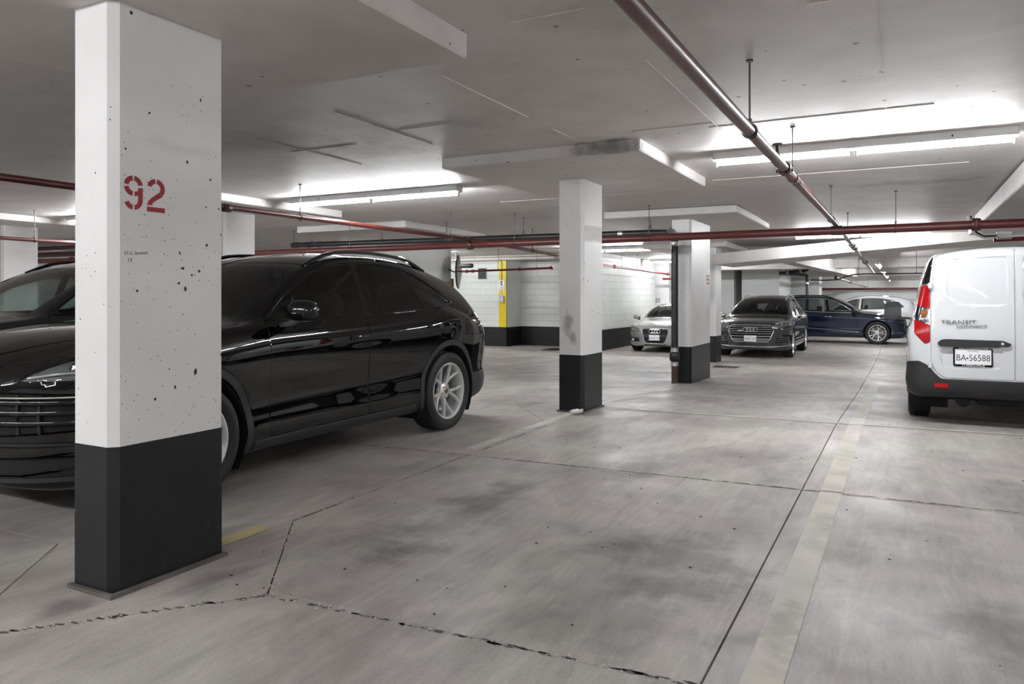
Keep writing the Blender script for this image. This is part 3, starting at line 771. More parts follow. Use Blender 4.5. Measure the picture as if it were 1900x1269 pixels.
for x in (.2, 2.2): rod(mp, x, 0, .22, cz(11.5) - 2.36, .1, 'x')
wp = thing('drain_pipe', 'black drain line below the maroon header beyond the charcoal car', 'pipe', (-18, 11.7, 2.02))
MB().tube([(-3.4, 0, 0), (1.0, 0, 0), (1.2, 0, -.05), (1.28, 0, -.2), (1.3, 0, -2.02)], .05, 12).build('pipe', 'black_pipe', wp)

bk = thing('drain_pipe', 'black horizontal drain pipe hung behind the sprinkler main', 'pipe', (0, 11.62, 2.325))
MB().tube([(-11.35, 0, .02), (-3.5, 0, -.03), (-3.34, 0, -.04)], .052, 16).build('pipe', 'black_pipe', bk)
for x in (-11.2, -10.9, -10.6, -7.0, -4.5, -4.1):
    MB().lathe([(.053, -.04), (.06, -.04), (.06, .04), (.053, .04)], (x, 0, .018 - (x + 11.35) * .006), (1, 0, 0), 16).build('clamp_band', 'clamp_steel' if x > -8 else 'black_pipe', bk)
for x in (-11.3, -10.8, -9.0, -7.5, -5.9, -4.85, -3.6): rod(bk, x, 0, .07, cz(11.6) - 2.325, .054, 'x')
vp = thing('drain_stack', 'tall black drain stack with brown foot in front of pillar 95', 'pipe', (-3.27, 11.86, gz(11.86)))
MB().tube([(0, 0, .50), (0, 0, 2.36), (0, -.05, 2.42), (-.0, -.15, 2.44), (0, -.24, 2.44)], .056, 18).build('black_pipe', 'black_pipe', vp)
MB().lathe([(.06, .36), (.078, .37), (.085, .42), (.078, .5), (.06, .52)], (0, 0, 0), (0, 0, 1), 18).build('cleanout_tee', 'black_pipe', vp)
MB().lathe([(0, 0), (.045, 0), (.05, .02), (.03, .03), (0, .03)], (.02, -.075, .44), (0, -1, 0), 14).build('cleanout_plug', 'black_pipe', vp)
for z in (.32, .55, 2.26): MB().lathe([(.06, -.033), (.066, -.033), (.062, 0), (.066, .033), (.06, .033)], (0, 0, z), (0, 0, 1), 18).build('clamp_band', 'clamp_steel', vp)
MB().tube([(0, 0, -.01), (0, 0, .36)], .054, 16).build('iron_foot', 'rust_iron', vp)
pm = MB(); r8 = random.Random(8)
for i in range(30):
    z = 2.1 - i * .05
    if i % 6 != 5: pm.box((-.026 + r8.uniform(0, .008), -.0575, z), (-.008, -.0545, z + r8.uniform(.008, .02)))
mat('faded_print', (.085, .085, .09), .6)
pm.build('pipe_marking', 'faded_print', vp, 0)['kind'] = 'stuff'

q = thing('sprinkler_pipe', 'thin red pipe in front of the block walls near the yellow stripe', 'pipe', (-11.0, 17.6, 1.96))
MB().tube([(0, 0, 0), (1.7, 0, .03), (2.95, 0, .055)], .028, 10).build('pipe', 'bright_red_pipe', q)
for x in (.12, .3, .5, 1.95, 2.9): MB().lathe([(.028, -.04), (.045, -.03), (.045, .03), (.028, .04)], (x, 0, .02 * x), (1, 0, 0), 10).build('fitting', 'bright_red_pipe', q)
for x in (1.3, 2.45): rod(q, x, 0, .06, cz(17.6) - 1.96, 0)
q = thing('sprinkler_pipe', 'bright red pipe running beside the stair block wall', 'pipe', (-7.1, 0, 0))
MB().tube([(0, 18.7, 2.11), (0, 25.0, 2.03)], .028, 10).build('pipe', 'bright_red_pipe', q)
for y in (19.6, 24.9): MB().lathe([(.028, -.06), (.05, -.05), (.05, .05), (.028, .06)], (0, y, 2.115 - (y - 18.7) * .0127), (0, 1, 0), 10).build('fitting', 'bright_red_pipe', q)
for y in (20.2, 21.6): rod(q, 0, y, 2.12, cz(y), 0)
q = thing('sprinkler_pipe', 'bright red pipe crossing behind the silver hatchback', 'pipe', (-7.4, 25.3, 1.88))
rod(q, 1.2, 0, .03, cz(25.3) - 1.88, .035, 'x')
MB().tube([(0, 0, 0), (1.95, 0, -.02)], .035, 10).build('pipe', 'bright_red_pipe', q)
for x in (.9, 1.6): MB().lathe([(.035, -.06), (.055, -.05), (.055, .05), (.035, .06)], (x, 0, 0), (1, 0, 0), 10).build('fitting', 'bright_red_pipe', q)
q = thing('sprinkler_pipe', 'long red pipe along the far white wall', 'pipe', (-6, 45.6, 1.69))
MB().tube([(-12, 0, 0), (13, 0, 0)], .06, 10).build('pipe', 'red_pipe', q)
for x in (.6, 4.3): rod(q, x, 0, .06, cz(45) - 1.69, 0)
q = thing('sprinkler_pipe', 'pinkish branch pipe leading to the red pipe on the far wall', 'pipe', (-2.0, 30, 1.8))
for y in (3, 9): rod(q, -.2 + .026 * y, y, .22 - .0117 * y, cz(30 + y) - 1.8, 0)
MB().tube([(-.2, 0, .18), (.2, 15.4, .0)], .04, 10).build('pipe', 'red_pipe', q)
for y in (.2, 6): MB().lathe([(.04, -.15), (.07, -.14), (.07, .14), (.04, .15)], (-.2 + .026 * y, y, .18 - .0117 * y), (0.026, 1, 0), 10).build('fitting', 'maroon_pipe', q)
q = thing('cable', 'black cable looping under the far ceiling above the blue car', 'cable', (0, 21, 1.7))
MB().tube([(-2.15, 0, .0), (-1.75, 0, -.005), (-1.5, 0, .01), (-1.32, 0, .075), (-1.15, 0, .13), (-.9, 0, .145), (1.5, 0, .14)], .016, 8).build('sheath', 'black_plastic', q)
for x in (-1.0, 0.3): rod(q, x, 0, .15, cz(21) - 1.7, 0)
q = thing('drain_pipe', 'black drain pipe with elbows on the pier behind the grey car', 'pipe', (-4.1, 29.3, 2.14))
MB().tube([(0, 0, 0), (.62, 0, .07), (.9, 0, .08), (.99, 0, .12), (1.02, 0, .22), (1.02, 0, .30)], .06, 12).build('upper_pipe', 'black_pipe', q)
MB().tube([(.05, 0, 0), (.75, 1.4, -.03), (.8, 1.5, -.06), (.82, 1.5, -.2), (.82, 1.5, -2.44)], .06, 12).build('down_pipe', 'black_pipe', q)
for x in (.3, .75): MB().lathe([(.062, -.04), (.07, -.04), (.07, .04), (.062, .04)], (x, 0, .11 * x), (1, 0, .1), 12).build('clamp_band', 'clamp_steel', q)
MB().lathe([(.062, -.04), (.07, -.04), (.07, .04), (.062, .04)], (.82, 1.5, -.35), (0, 0, 1), 12).build('clamp_band', 'clamp_steel', q)
for x in (.25, .7): rod(q, x, 0, .12, cz(29.3) - 2.14, .07, 'x')
# conduit bend and junction box above the van
q = thing('conduit', 'pale conduit bend with grey junction box over the white van roof', 'conduit', (1.05, 12.4, 2.1))
for k in range(3):
    MB().tube([(-.22 + .03 * k, 0, .32), (-.20 + .03 * k, 0, .15), (-.13 + .02 * k, 0, .05 + .02 * k), (-.03, 0, .0 + .022 * k), (.1, 0, -.0 + .022 * k), (.13, 0, -.0 + .022 * k)], .013, 8).build('conduit_run', 'plastic_grey' if k != 1 else 'black_plastic', q)
MB().rbox((.12, -.04, -.03), (.30, .04, .08), .008, 1).build('junction_box', 'plastic_grey', q, 0)
MB().tube([(.3, 0, .03), (3.0, 0, .06)], .013, 8).build('conduit_run', 'plastic_grey', q)
q = thing('sprinkler_pipe', 'crimson pipe just over the white van roof', 'pipe', (1.1, 12.6, 2.08))
MB().tube([(.05, 0, 0), (4, 0, .05)], .03, 10).build('pipe', 'bright_red_pipe', q)
q = thing('cable', 'thin dark line of conduit across the lobby beam', 'cable', (-13, 20.05, 2.50)); MB().tube([(0, 0, -.01), (5.2, 0, -.03)], .012, 6).build('sheath', 'wood_brown', q)

# ------------------------------------------------------------------ wall things
t = thing('convex_mirror', 'big round black-backed convex traffic mirror on the pier numbered 97', 'mirror', (-10.62, 16.93, 1.93), math.radians(24))
prof = [(0, .0), (.1, .0), (.3, .015), (.43, .03), (.455, .05), (.455, .065), (.44, .075)]
MB().lathe(prof, (0, 0, 0), (1, 0, 0), 32).build('backing', 'black_plastic', t)
mat('mirror_silver', (.35, .36, .37), .08, 1.0)
MB().lathe([(0, .145), (.12, .137), (.24, .118), (.34, .095), (.44, .07)], (0, 0, 0), (1, 0, 0), 32).build('mirror_glass', 'mirror_silver', t)
MB().tube([(0, 0, 0), (-.06, -.02, .0), (-.16, -.30, .05)], .018, 8).build('arm', 'black_plastic', t)
t = thing('security_camera', 'black tubular camera on a bracket beside the convex mirror', 'camera', (-11.05, 18.0, 2.14))
MB().lathe([(0, -.2), (.05, -.19), (.062, -.15), (.065, .15), (.055, .2), (0, .2)], (.1, 0, 0), (1, 0, 0), 14).build('body', 'black_plastic', t)
MB().tube([(-.25, 0, -.02), (-.1, 0, 0)], .025, 8).build('bracket', 'black_plastic', t)
MB().tube([(-.25, 0, -.02), (-.25, 0, .42)], .012, 6).build('drop_rod', 'black_plastic', t)
t = thing('vent_grille', 'dark square louvred vent in the block wall left of the yellow stripe', 'vent', (-11.92, 20.585, 2.0))
MB().box((-.16, -.01, -.18), (.16, .0, .18)).build('backing', 'vent_dark', t, 0)
fr = MB(); fr.box((-.17, -.02, .17), (.17, 0, .19)).box((-.17, -.02, -.19), (.17, 0, -.17)).box((-.17, -.02, -.17), (-.15, 0, .17)).box((.15, -.02, -.17), (.17, 0, .17)); fr.build('frame', 'plastic_grey', t, 0)
for i in range(9): MB().add([(-.15, -.012, -.155 + i * .036), (.15, -.012, -.155 + i * .036), (.15, -.018, -.135 + i * .036), (-.15, -.018, -.135 + i * .036)], [(0, 1, 2, 3)]).build('louvre', 'vent_dark', t, 0)
t = thing('phone_sign', 'white sign with a black telephone handset on the yellow stripe', 'sign', (-11.2, 20.55, 1.63))
MB().box((-.105, -.006, -.155), (.105, .004, .155)).build('board', 'sign_white', t, 0)
hs = [(.015, .135), (-.03, .12), (-.04, .06), (-.03, .0), (.015, -.015), (.03, .005), (.03, .025), (.005, .03), (-.008, .05), (-.008, .075), (.005, .09), (.03, .095), (.03, .115)]
MB().prism(hs, lambda a, b, d: (a, -.006 - d, b), .0005, .002).build('handset_mark', 'marker_black', t, 0)
for i, w in enumerate((.075, .06, .08)): MB().box((-w, -.0075, -.058 - .034 * i), (w, -.006, -.048 - .034 * i)).build('print_line', 'stencil_red', t, 0)
t = thing('intercom', 'small grey intercom box with an orange button below the phone sign', 'intercom', (-11.2, 20.54, 1.19))
MB().rbox((-.085, -.05, -.11), (.085, .018, .11), .012, 1).build('case', 'plastic_grey', t, 0)
MB().lathe([(0, .062), (.018, .06), (.02, .05)], (-.02, 0, -.05), (0, -1, 0), 12).build('button', 'orange_button', t)
for i in range(4): MB().box((-.04, -.053, .03 + i * .014), (.04, -.05, .036 + i * .014)).build('speaker_slot', 'vent_dark', t, 0)
MB().tube([(-.0, -.01, .11), (-.0, -.01, .30)], .009, 6).build('cable_stub', 'plastic_grey', t)
t = thing('cable', 'thin black cable hanging down the yellow stripe', 'cable', (-11.2, 20.545, 1.8))
MB().tube([(-.03, 0, .6), (.02, 0, .5), (0, 0, .42), (0, 0, -.01)], .008, 6).build('sheath', 'black_plastic', t)

# crumpled paper by the second pillar
bm = bmesh.new(); bmesh.ops.create_icosphere(bm, subdivisions=3, radius=1); rr = random.Random(5)
for v_ in bm.verts:
    k = .75 + .5 * abs(math.sin(v_.co.x * 5 + 1) * math.cos(v_.co.y * 6) + .4 * math.sin(v_.co.z * 9))
    v_.co = Vector((v_.co.x * .075 * k, v_.co.y * .05 * k, .024 + v_.co.z * .026 * k + .03 * max(0, v_.co.x) ** 2))
    v_.co.z = max(0, v_.co.z)
for v_ in bm.verts: pass
mb = MB().bm(bm); o = mb.build('crumpled_paper', 'paper', None, 0); o.location = (-3.12, 7.40, .001)
tag(o, 'crumpled white paper scrap at the foot of the smudged pillar', 'litter')
# ------------------------------------------------------------------ cars
mat('paint_black', (.002, .002, .0022), .02, spec=.5)
mat('paint_charcoal', (.018, .019, .021), .10, spec=.5, coat=.6)
mat('paint_grey', (.032, .036, .043), .16, .2, coat=1.0)
mat('paint_navy', (.007, .016, .042), .12, .2, coat=1.0)
mat('paint_silver', (.36, .365, .35), .28, .5, coat=1.0)
mat('paint_white', (.60, .615, .635), .3, coat=.8)
mat('mirror_dark', (.10, .105, .11), .1, .6)
mat('trim_black', (.012, .012, .013), .45)
mat('trim_grey', (.022, .0225, .023), .5)
mat('gloss_black', (.006, .006, .006), .08)
mat('chrome', (.82, .82, .82), .12, 1.0)
mat('alloy', (.80, .80, .79), .33, .7)
mat('alloy_dark', (.16, .16, .165), .35, .8)
mat('rubber', (.016, .016, .0165), .62, bump=(40, .15))
mat('well_black', (.008, .008, .008), .9)
mat('seat_dark', (.02, .02, .021), .6)
mat('seat_light', (.10, .10, .10), .6)
mat('lamp_silver', (.70, .71, .72), .18, .9)
mat('lamp_dark', (.02, .02, .022), .2)
mat('lamp_red', (.34, .004, .008), .15)
mat('lamp_grey', (.22, .225, .23), .5)
mat('lamp_deepred', (.018, .002, .003), .05)
mat('lamp_amber', (.75, .25, .03), .2)
mat('lamp_white', (.82, .83, .84), .15)
mat('plate_white', (.80, .81, .82), .4)
mat('plate_blue', (.05, .09, .25), .4)
mat('crest_gold', (.22, .15, .07), .35, .5)
mat('sticker_red', (.6, .03, .03), .5)
make_glass('glass_tint', (.36, .37, .37), 1.5)
make_glass('glass_clear', (.62, .74, .70), 1.5)
make_glass('glass_mid', (.42, .46, .46), 1.5)
make_glass('lamp_glass', (.85, .86, .87), 1.5)

def pchip(P):
    P = sorted(P); x = np.array([p[0] for p in P], float); y = np.array([p[1] for p in P], float)
    h = np.diff(x); d = np.diff(y) / h; m = np.zeros(len(x))
    for i in range(1, len(x) - 1):
        if d[i - 1] * d[i] > 0:
            w1, w2 = 2 * h[i] + h[i - 1], h[i] + 2 * h[i - 1]
            m[i] = (w1 + w2) / (w1 / d[i - 1] + w2 / d[i])
    m[0], m[-1] = d[0], d[-1]
    def f(q):
        i = np.clip(np.searchsorted(x, q) - 1, 0, len(h) - 1); t = (q - x[i]) / h[i]
        return (y[i] * (1 + 2 * t) * (1 - t) ** 2 + h[i] * m[i] * t * (1 - t) ** 2 + y[i + 1] * t * t * (3 - 2 * t) + h[i] * m[i + 1] * t * t * (t - 1))
    return f
def smooth_curve(P, sig=.05):
    """profile through the points, rounded over sig metres"""
    P = sorted(P); lo, hi = P[0][0], P[-1][0]; st = .01
    q = np.arange(lo, hi + st, st); v = np.array([pchip(P)(min(a, hi)) for a in q]) if False else pchip_vec(P, np.minimum(q, hi))
    if sig:
        k = np.arange(-int(3 * sig / st), int(3 * sig / st) + 1) * st; g = np.exp(-.5 * (k / sig) ** 2); g /= g.sum(); r = len(k) // 2
        s0 = v[1] - v[0]; s1 = v[-1] - v[-2]
        pad = np.concatenate([v[0] + s0 * np.arange(-r, 0), v, v[-1] + s1 * np.arange(1, r + 1)])
        v = np.convolve(pad, g, 'valid')
    return lambda a: float(np.interp(a, q, v))
def pchip_vec(P, q):
    f = pchip(P); return np.array([f(a) for a in q])

SEG = [4, 4, 3, 8, 4, 5, 4, 4, 3, 2, 3]
def section(S, x):
    top, belt, hw, rw, cr, k = S['T'](x), S['B'](x), S['W'](x), S['R'](x), S['C'](x), S['K'](x)
    gi = S.get('glass_in', .06)
    z5 = belt - S.get('shoulder', .09); L = z5 - k
    sc = S.get('scallop', .018)
    pts = [(0, top), (.5 * rw, top - .16 * cr), (.84 * rw, top - .58 * cr), (rw, top - cr), (hw - gi, belt), (hw, z5), (hw - .002, k + .70 * L), (hw - sc, k + .45 * L), (hw - .3 * sc, k + .2 * L),
           (hw - .035, k + .035), (hw - .12, k), (0, k)]
    out = []
    P = [Vector(p) for p in pts]
    for i in range(len(P) - 1):
        p1, p2 = P[i], P[i + 1]
        p0 = P[i - 1] if i else Vector((-P[1].x, P[1].y)); p3 = P[i + 2] if i + 2 < len(P) else p2
        if i == 10: p0 = p1
        # chord-length (centripetal) tangents keep the spline from overshooting
        d0 = max((p1 - p0).length, 1e-4) ** .5; d1 = max((p2 - p1).length, 1e-4) ** .5; d2 = max((p3 - p2).length, 1e-4) ** .5
        m1 = ((p1 - p0) / d0 - (p2 - p0) / (d0 + d1) + (p2 - p1) / d1) * d1
        m2 = ((p2 - p1) / d1 - (p3 - p1) / (d1 + d2) + (p3 - p2) / d2) * d1
        for j in range(SEG[i]):
            t = j / SEG[i]; t2, t3 = t * t, t ** 3
            q = p1 * (2 * t3 - 3 * t2 + 1) + m1 * (t3 - 2 * t2 + t) + p2 * (-2 * t3 + 3 * t2) + m2 * (t3 - t2)
            out.append((max(0, q.x), q.y))
    out.append((0, k))
    return out
def half_body(S, nx):
    xr, xf = S['xr'], S['xf']
    bm = bmesh.new(); rows = []
    Lf, nf, Lvf, mf, zf = S['front']; Lr, nr, Lvr, mr, zr = S['rear']
    for i in range(nx + 1):
        t = i / nx; x = xr + (xf - xr) * (.45 * t + .55 * (.5 - .5 * math.cos(PI * t)))
        x = min(max(x, xr + Lr * .0004), xf - Lf * .0004)
        def sup(s, n): s = min(max(s, 0), 1); return (1 - s ** n) ** (1 / n)
        k = sup((x - (xf - Lf)) / Lf, nf) * sup(((xr + Lr) - x) / Lr, nr)
        kvf = sup((x - (xf - Lvf)) / Lvf, mf); kvr = sup(((xr + Lvr) - x) / Lvr, mr)
        row = []
        for y, z in section(S, x):
            z = zf + (z - zf) * kvf if kvf < 1 else z
            z = zr + (z - zr) * kvr if kvr < 1 else z
            row.append(bm.verts.new((x, y * k, z)))
        rows.append(row)
    for a, b in zip(rows, rows[1:]):
        for j in range(len(a) - 1):
            try: bm.faces.new((a[j], b[j], b[j + 1], a[j + 1]))
            except ValueError: pass
    for r, rev in ((rows[0], False), (rows[-1], True)):
        bm.faces.new(r if not rev else list(reversed(r)))
    bmesh.ops.recalc_face_normals(bm, faces=bm.faces)
    c = sum((f.normal.dot(f.calc_center_median() - Vector(((xr + xf) / 2, 0, .7))) for f in bm.faces))
    if c < 0: bmesh.ops.reverse_faces(bm, faces=bm.faces)
    bm.normal_update()
    return bm

def split_off(bm, ids, mirror):
    b2 = bm.copy()
    bmesh.ops.delete(b2, geom=[f for f in b2.faces if f.material_index not in ids], context='FACES')
    if mirror:
        g = bmesh.ops.duplicate(b2, geom=list(b2.verts) + list(b2.edges) + list(b2.faces))['geom']
        vs = [v for v in g if isinstance(v, bmesh.types.BMVert)]; fs = [f for f in g if isinstance(f, bmesh.types.BMFace)]
        for v in vs: v.co.y = -v.co.y
        bmesh.ops.reverse_faces(b2, faces=fs)
        bmesh.ops.remove_doubles(b2, verts=[v for v in b2.verts if abs(v.co.y) < 1e-5], dist=1e-5)
    for f in b2.faces: f.material_index = 0; f.smooth = True
    return b2
def panel_obj(b2, name, m, parent, groove=.004, push=0.0, flip=False, sharp=40):
    if not b2.faces: b2.free(); return None
    if push:
        b2.normal_update()
        nv = {v: v.normal.copy() for v in b2.verts}
        for v in b2.verts: v.co -= nv[v] * push
    if groove:
        bmesh.ops.inset_region(b2, faces=list(b2.faces), thickness=groove, depth=0, use_boundary=True, use_even_offset=False)
        b2.normal_update()
        for v in b2.verts:
            if v.is_boundary: v.co -= v.normal * groove
    if flip:
        for v in b2.verts: v.co.y = -v.co.y
        bmesh.ops.reverse_faces(b2, faces=b2.faces)
    for f in b2.faces: f.smooth = True
    me = bpy.data.meshes.new(name); b2.to_mesh(me); b2.free()
    return link_mesh(me, name, m, parent, sharp)

def wheel_meshes(tr, tw, rr, style):
    """tyre and rim for the left side (outer face +y), centre at the origin"""
    h = tw / 2
    ty = MB()
    prof = [(rr - .005, -h * .80), (rr + .02, -h * .92), (rr + (tr - rr) * .45, -h), (tr - .03, -h * .97), (tr - .008, -h * .84)]
    for g in (-.5, -.17, .17, .5):
        prof += [(tr - .001, h * g - .022), (tr, h * g - .008), (tr - .012, h * g - .004), (tr - .012, h * g + .004), (tr, h * g + .008), (tr - .001, h * g + .022)]
    prof += [(tr - .008, h * .84), (tr - .03, h * .97), (rr + (tr - rr) * .62, h * 1.0), (rr + (tr - rr) * .5, h * 1.012), (rr + (tr - rr) * .45, h), (rr + .02, h * .92), (rr - .005, h * .80)]
    ty.lathe(prof, (0, 0, 0), (0, 1, 0), 48)
    rim = MB()
    rim.lathe([(rr - .004, h * .70), (rr + .008, h * .86), (rr + .006, h * .90), (rr - .004, h * .90), (rr - .016, h * .80), (rr - .03, h * .3), (rr - .045, -h * .5), (rr - .02, -h * .85)], (0, 0, 0), (0, 1, 0), 48)
    n, w0, w1, twin = style['n'], style['w0'], style['w1'], style.get('twin', 0)
    yo = h * style.get('face', .70)
    def spoke(a, da, w_in, w_out, r0, r1):
        c0, c1 = a, a + da
        P = []
        K = 6
        for k in range(K + 1):
            t = k / K; an = c0 + (c1 - c0) * t; r = r0 + (r1 - r0) * t
            w = (w_in + (w_out - w_in) * t) / 2; y = yo - .035 + .045 * t ** 1.5; dp = .035 - .012 * t
            ct, sn = math.cos(an), math.sin(an)
            for (s, yy) in ((-1.25, y - dp), (-1, y - .006), (-.55, y), (.55, y), (1, y - .006), (1.25, y - dp)):
                P.append((ct * r - sn * w * s, yy, sn * r + ct * w * s))
        F = []
        for k in range(K):
            for j in range(5): F.append((k * 6 + j, k * 6 + j + 1, k * 6 + 7 + j, k * 6 + 6 + j))
        rim.add(P, F)
    for i in range(n):
        a = 2 * PI * i / n + style.get('a0', .3)
        if twin:
            spoke(a, twin, w0, w1, .05, rr - .012); spoke(a, -twin, w0, w1, .05, rr - .012)
            if style.get('bridge'): spoke(a + twin * .55, -twin * 1.1, w0 * .5, w0 * .5, rr * .62, rr * .62)
        else: spoke(a, style.get('sweep', 0), w0, w1, .05, rr - .012)
    rim.lathe([(0, yo - .012), (.05, yo - .014), (.075, yo - .03), (.085, yo - .06), (.07, yo - .09)], (0, 0, 0), (0, 1, 0), 24)
    for i in range(5):
        a = 2 * PI * i / 5 + .2
        rim.tube([(math.cos(a) * .056, yo - .03, math.sin(a) * .056), (math.cos(a) * .056, yo - .008, math.sin(a) * .056)], .009, 6)
    cap = MB().lathe([(0, yo - .003), (.018, yo - .004), (.026, yo - .009), (.028, yo - .016)], (0, 0, 0), (0, 1, 0), 18)
    disc = MB().lathe([(.05, -.01), (rr - .06, -.01), (rr - .06, .012), (.05, .012)], (0, -h * .1, 0), (0, 1, 0), 32)
    back = MB().lathe([(0, -h * .55), (rr - .03, -h * .55)], (0, 0, 0), (0, 1, 0), 24)
    return ty, rim, cap, disc, back
def add_wheels(root, S):
    tr, tw, rr = S['tyre'], S['tyre_w'], S['rim']
    ty, rim, cap, disc, back = wheel_meshes(tr, tw, rr, S['wheel'])
    t0 = ty.build('tyre', 'rubber', root, 30)
    rm = rim.build('rim', S['wheel'].get('mat', 'alloy'), t0, 30)
    cp = cap.build('hub_cap', S['wheel'].get('cap', 'alloy'), t0, 30)
    ds = disc.build('brake_disc', 'alloy_dark', t0, 30)
    bk = back.build('brake_shield', 'well_black', t0, 30)
    yw = S['track'] - tw / 2
    first = True
    for x in (0, -S['wb']):
        for s in (1, -1):
            o = t0 if first else copy_tree(t0, root); first = False
            o.location = (x, s * yw, tr); o.rotation_euler = (0, rnd.uniform(0, 1), 0 if s > 0 else PI)
            if S.get('steer') and x == 0: o.rotation_euler[2] += S['steer']

def mirror_part(root, S, bvh):
    x, z, y = S['mirror']
    for s in (1, -1):
        bm = bmesh.new(); bmesh.ops.create_uvsphere(bm, u_segments=20, v_segments=12, radius=1)
        w, d, h = S.get('mirror_size', (.125, .09, .085))
        for v in bm.verts:
            c = v.co.copy()
            pw = S.get('mirror_pow', .75); q = Vector((abs(c.x) ** pw * math.copysign(1, c.x), abs(c.y) ** pw * math.copysign(1, c.y), abs(c.z) ** (pw + .05) * math.copysign(1, c.z)))
            q.x = max(q.x, -.55)
            v.co = Vector((x + q.x * d, s * (y + .11) + q.y * w, z + q.z * h * (1.0 if q.z > 0 else .85)))
        o = MB().bm(bm).build('mirror', S.get('mirror_mat', S['paint']), root, 50)
        MB().prism([(s * (y + .01), z - .055), (s * (y + .21), z - .06), (s * (y + .22), z + .055), (s * (y + .02), z + .06)], lambda a, b, dd: (x - .55 * d - dd, a, b), 0, .002).build('mirror_glass', 'mirror_dark', o, 0)
        h0 = S['side_pt'](x + .02, z - .09)
        MB().sweep([(x + .02, s * (h0.y - .02), z - .10), (x + .01, s * (y + .0), z - .085), (x, s * (y + .07), z - .055)], [(-.03, -.015), (.03, -.015), (.03, .015), (-.03, .015)]).build('mirror_stalk', 'trim_black', o, 40)

def seats(root, S):
    """dark cabin: tub, seats with head restraints, dashboard and steering wheel"""
    x0, x1, zb = S['cabin']; w = S['cabin_w']; m = S.get('seat_mat', 'seat_dark')
    tub = MB(); tub.box((x1, -w, .3), (x0, w, .34)).box((x1, -w, .3), (x1 + .03, w, zb - .05)).box((x1, w - .02, .3), (x0, w, zb - .14)).box((x1, -w, .3), (x0, -w + .02, zb - .14))
    tub.build('cabin_tub', 'seat_dark', root, 0)
    MB().rbox((x0 - .25, -w + .02, .6), (x0 + .02, w - .02, zb - .03), .04, 2).build('dashboard', 'seat_dark', root, 40)
    rows = S.get('seat_rows', (x0 - 1.05, x0 - 1.95))
    for i, x in enumerate(rows):
        for y in ((.36, -.36) if i == 0 else (.38, 0, -.38)):
            sm = MB().rbox((x, y - .24, .40), (x + .5, y + .24, .60), .06, 2)
            o = sm.build('seat', m, root, 40)
            bm = bmesh.new(); bmesh.ops.create_cube(bm, size=1); bmesh.ops.bevel(bm, geom=list(bm.edges), offset=.12, segments=3, affect='EDGES')
            MB().bm(bm, Matrix.Translation((x - .10, y, .82)) @ Matrix.Rotation(-.28, 4, 'Y') @ Matrix.Diagonal((.17, .46, .62, 1))).build('seat_back', m, o, 50)
            bm = bmesh.new(); bmesh.ops.create_cube(bm, size=1); bmesh.ops.bevel(bm, geom=list(bm.edges), offset=.16, segments=3, affect='EDGES')
            MB().bm(bm, Matrix.Translation((x - .20, y, zb + .12 - (.05 if i else 0))) @ Matrix.Rotation(-.2, 4, 'Y') @ Matrix.Diagonal((.10, .26, .19, 1))).build('head_restraint', m, o, 50)
    n = 24; c = Vector((x0 - .42, .36, zb - .09)); pts = [c + Vector((math.cos(.42) * 0 + math.sin(2 * PI * k / n) * .18 * math.sin(.45), math.cos(2 * PI * k / n) * .18, math.sin(2 * PI * k / n) * .18 * math.cos(.45))) for k in range(n + 1)]
    MB().tube(pts, .015, 8, False).build('steering_wheel', 'trim_black', root)

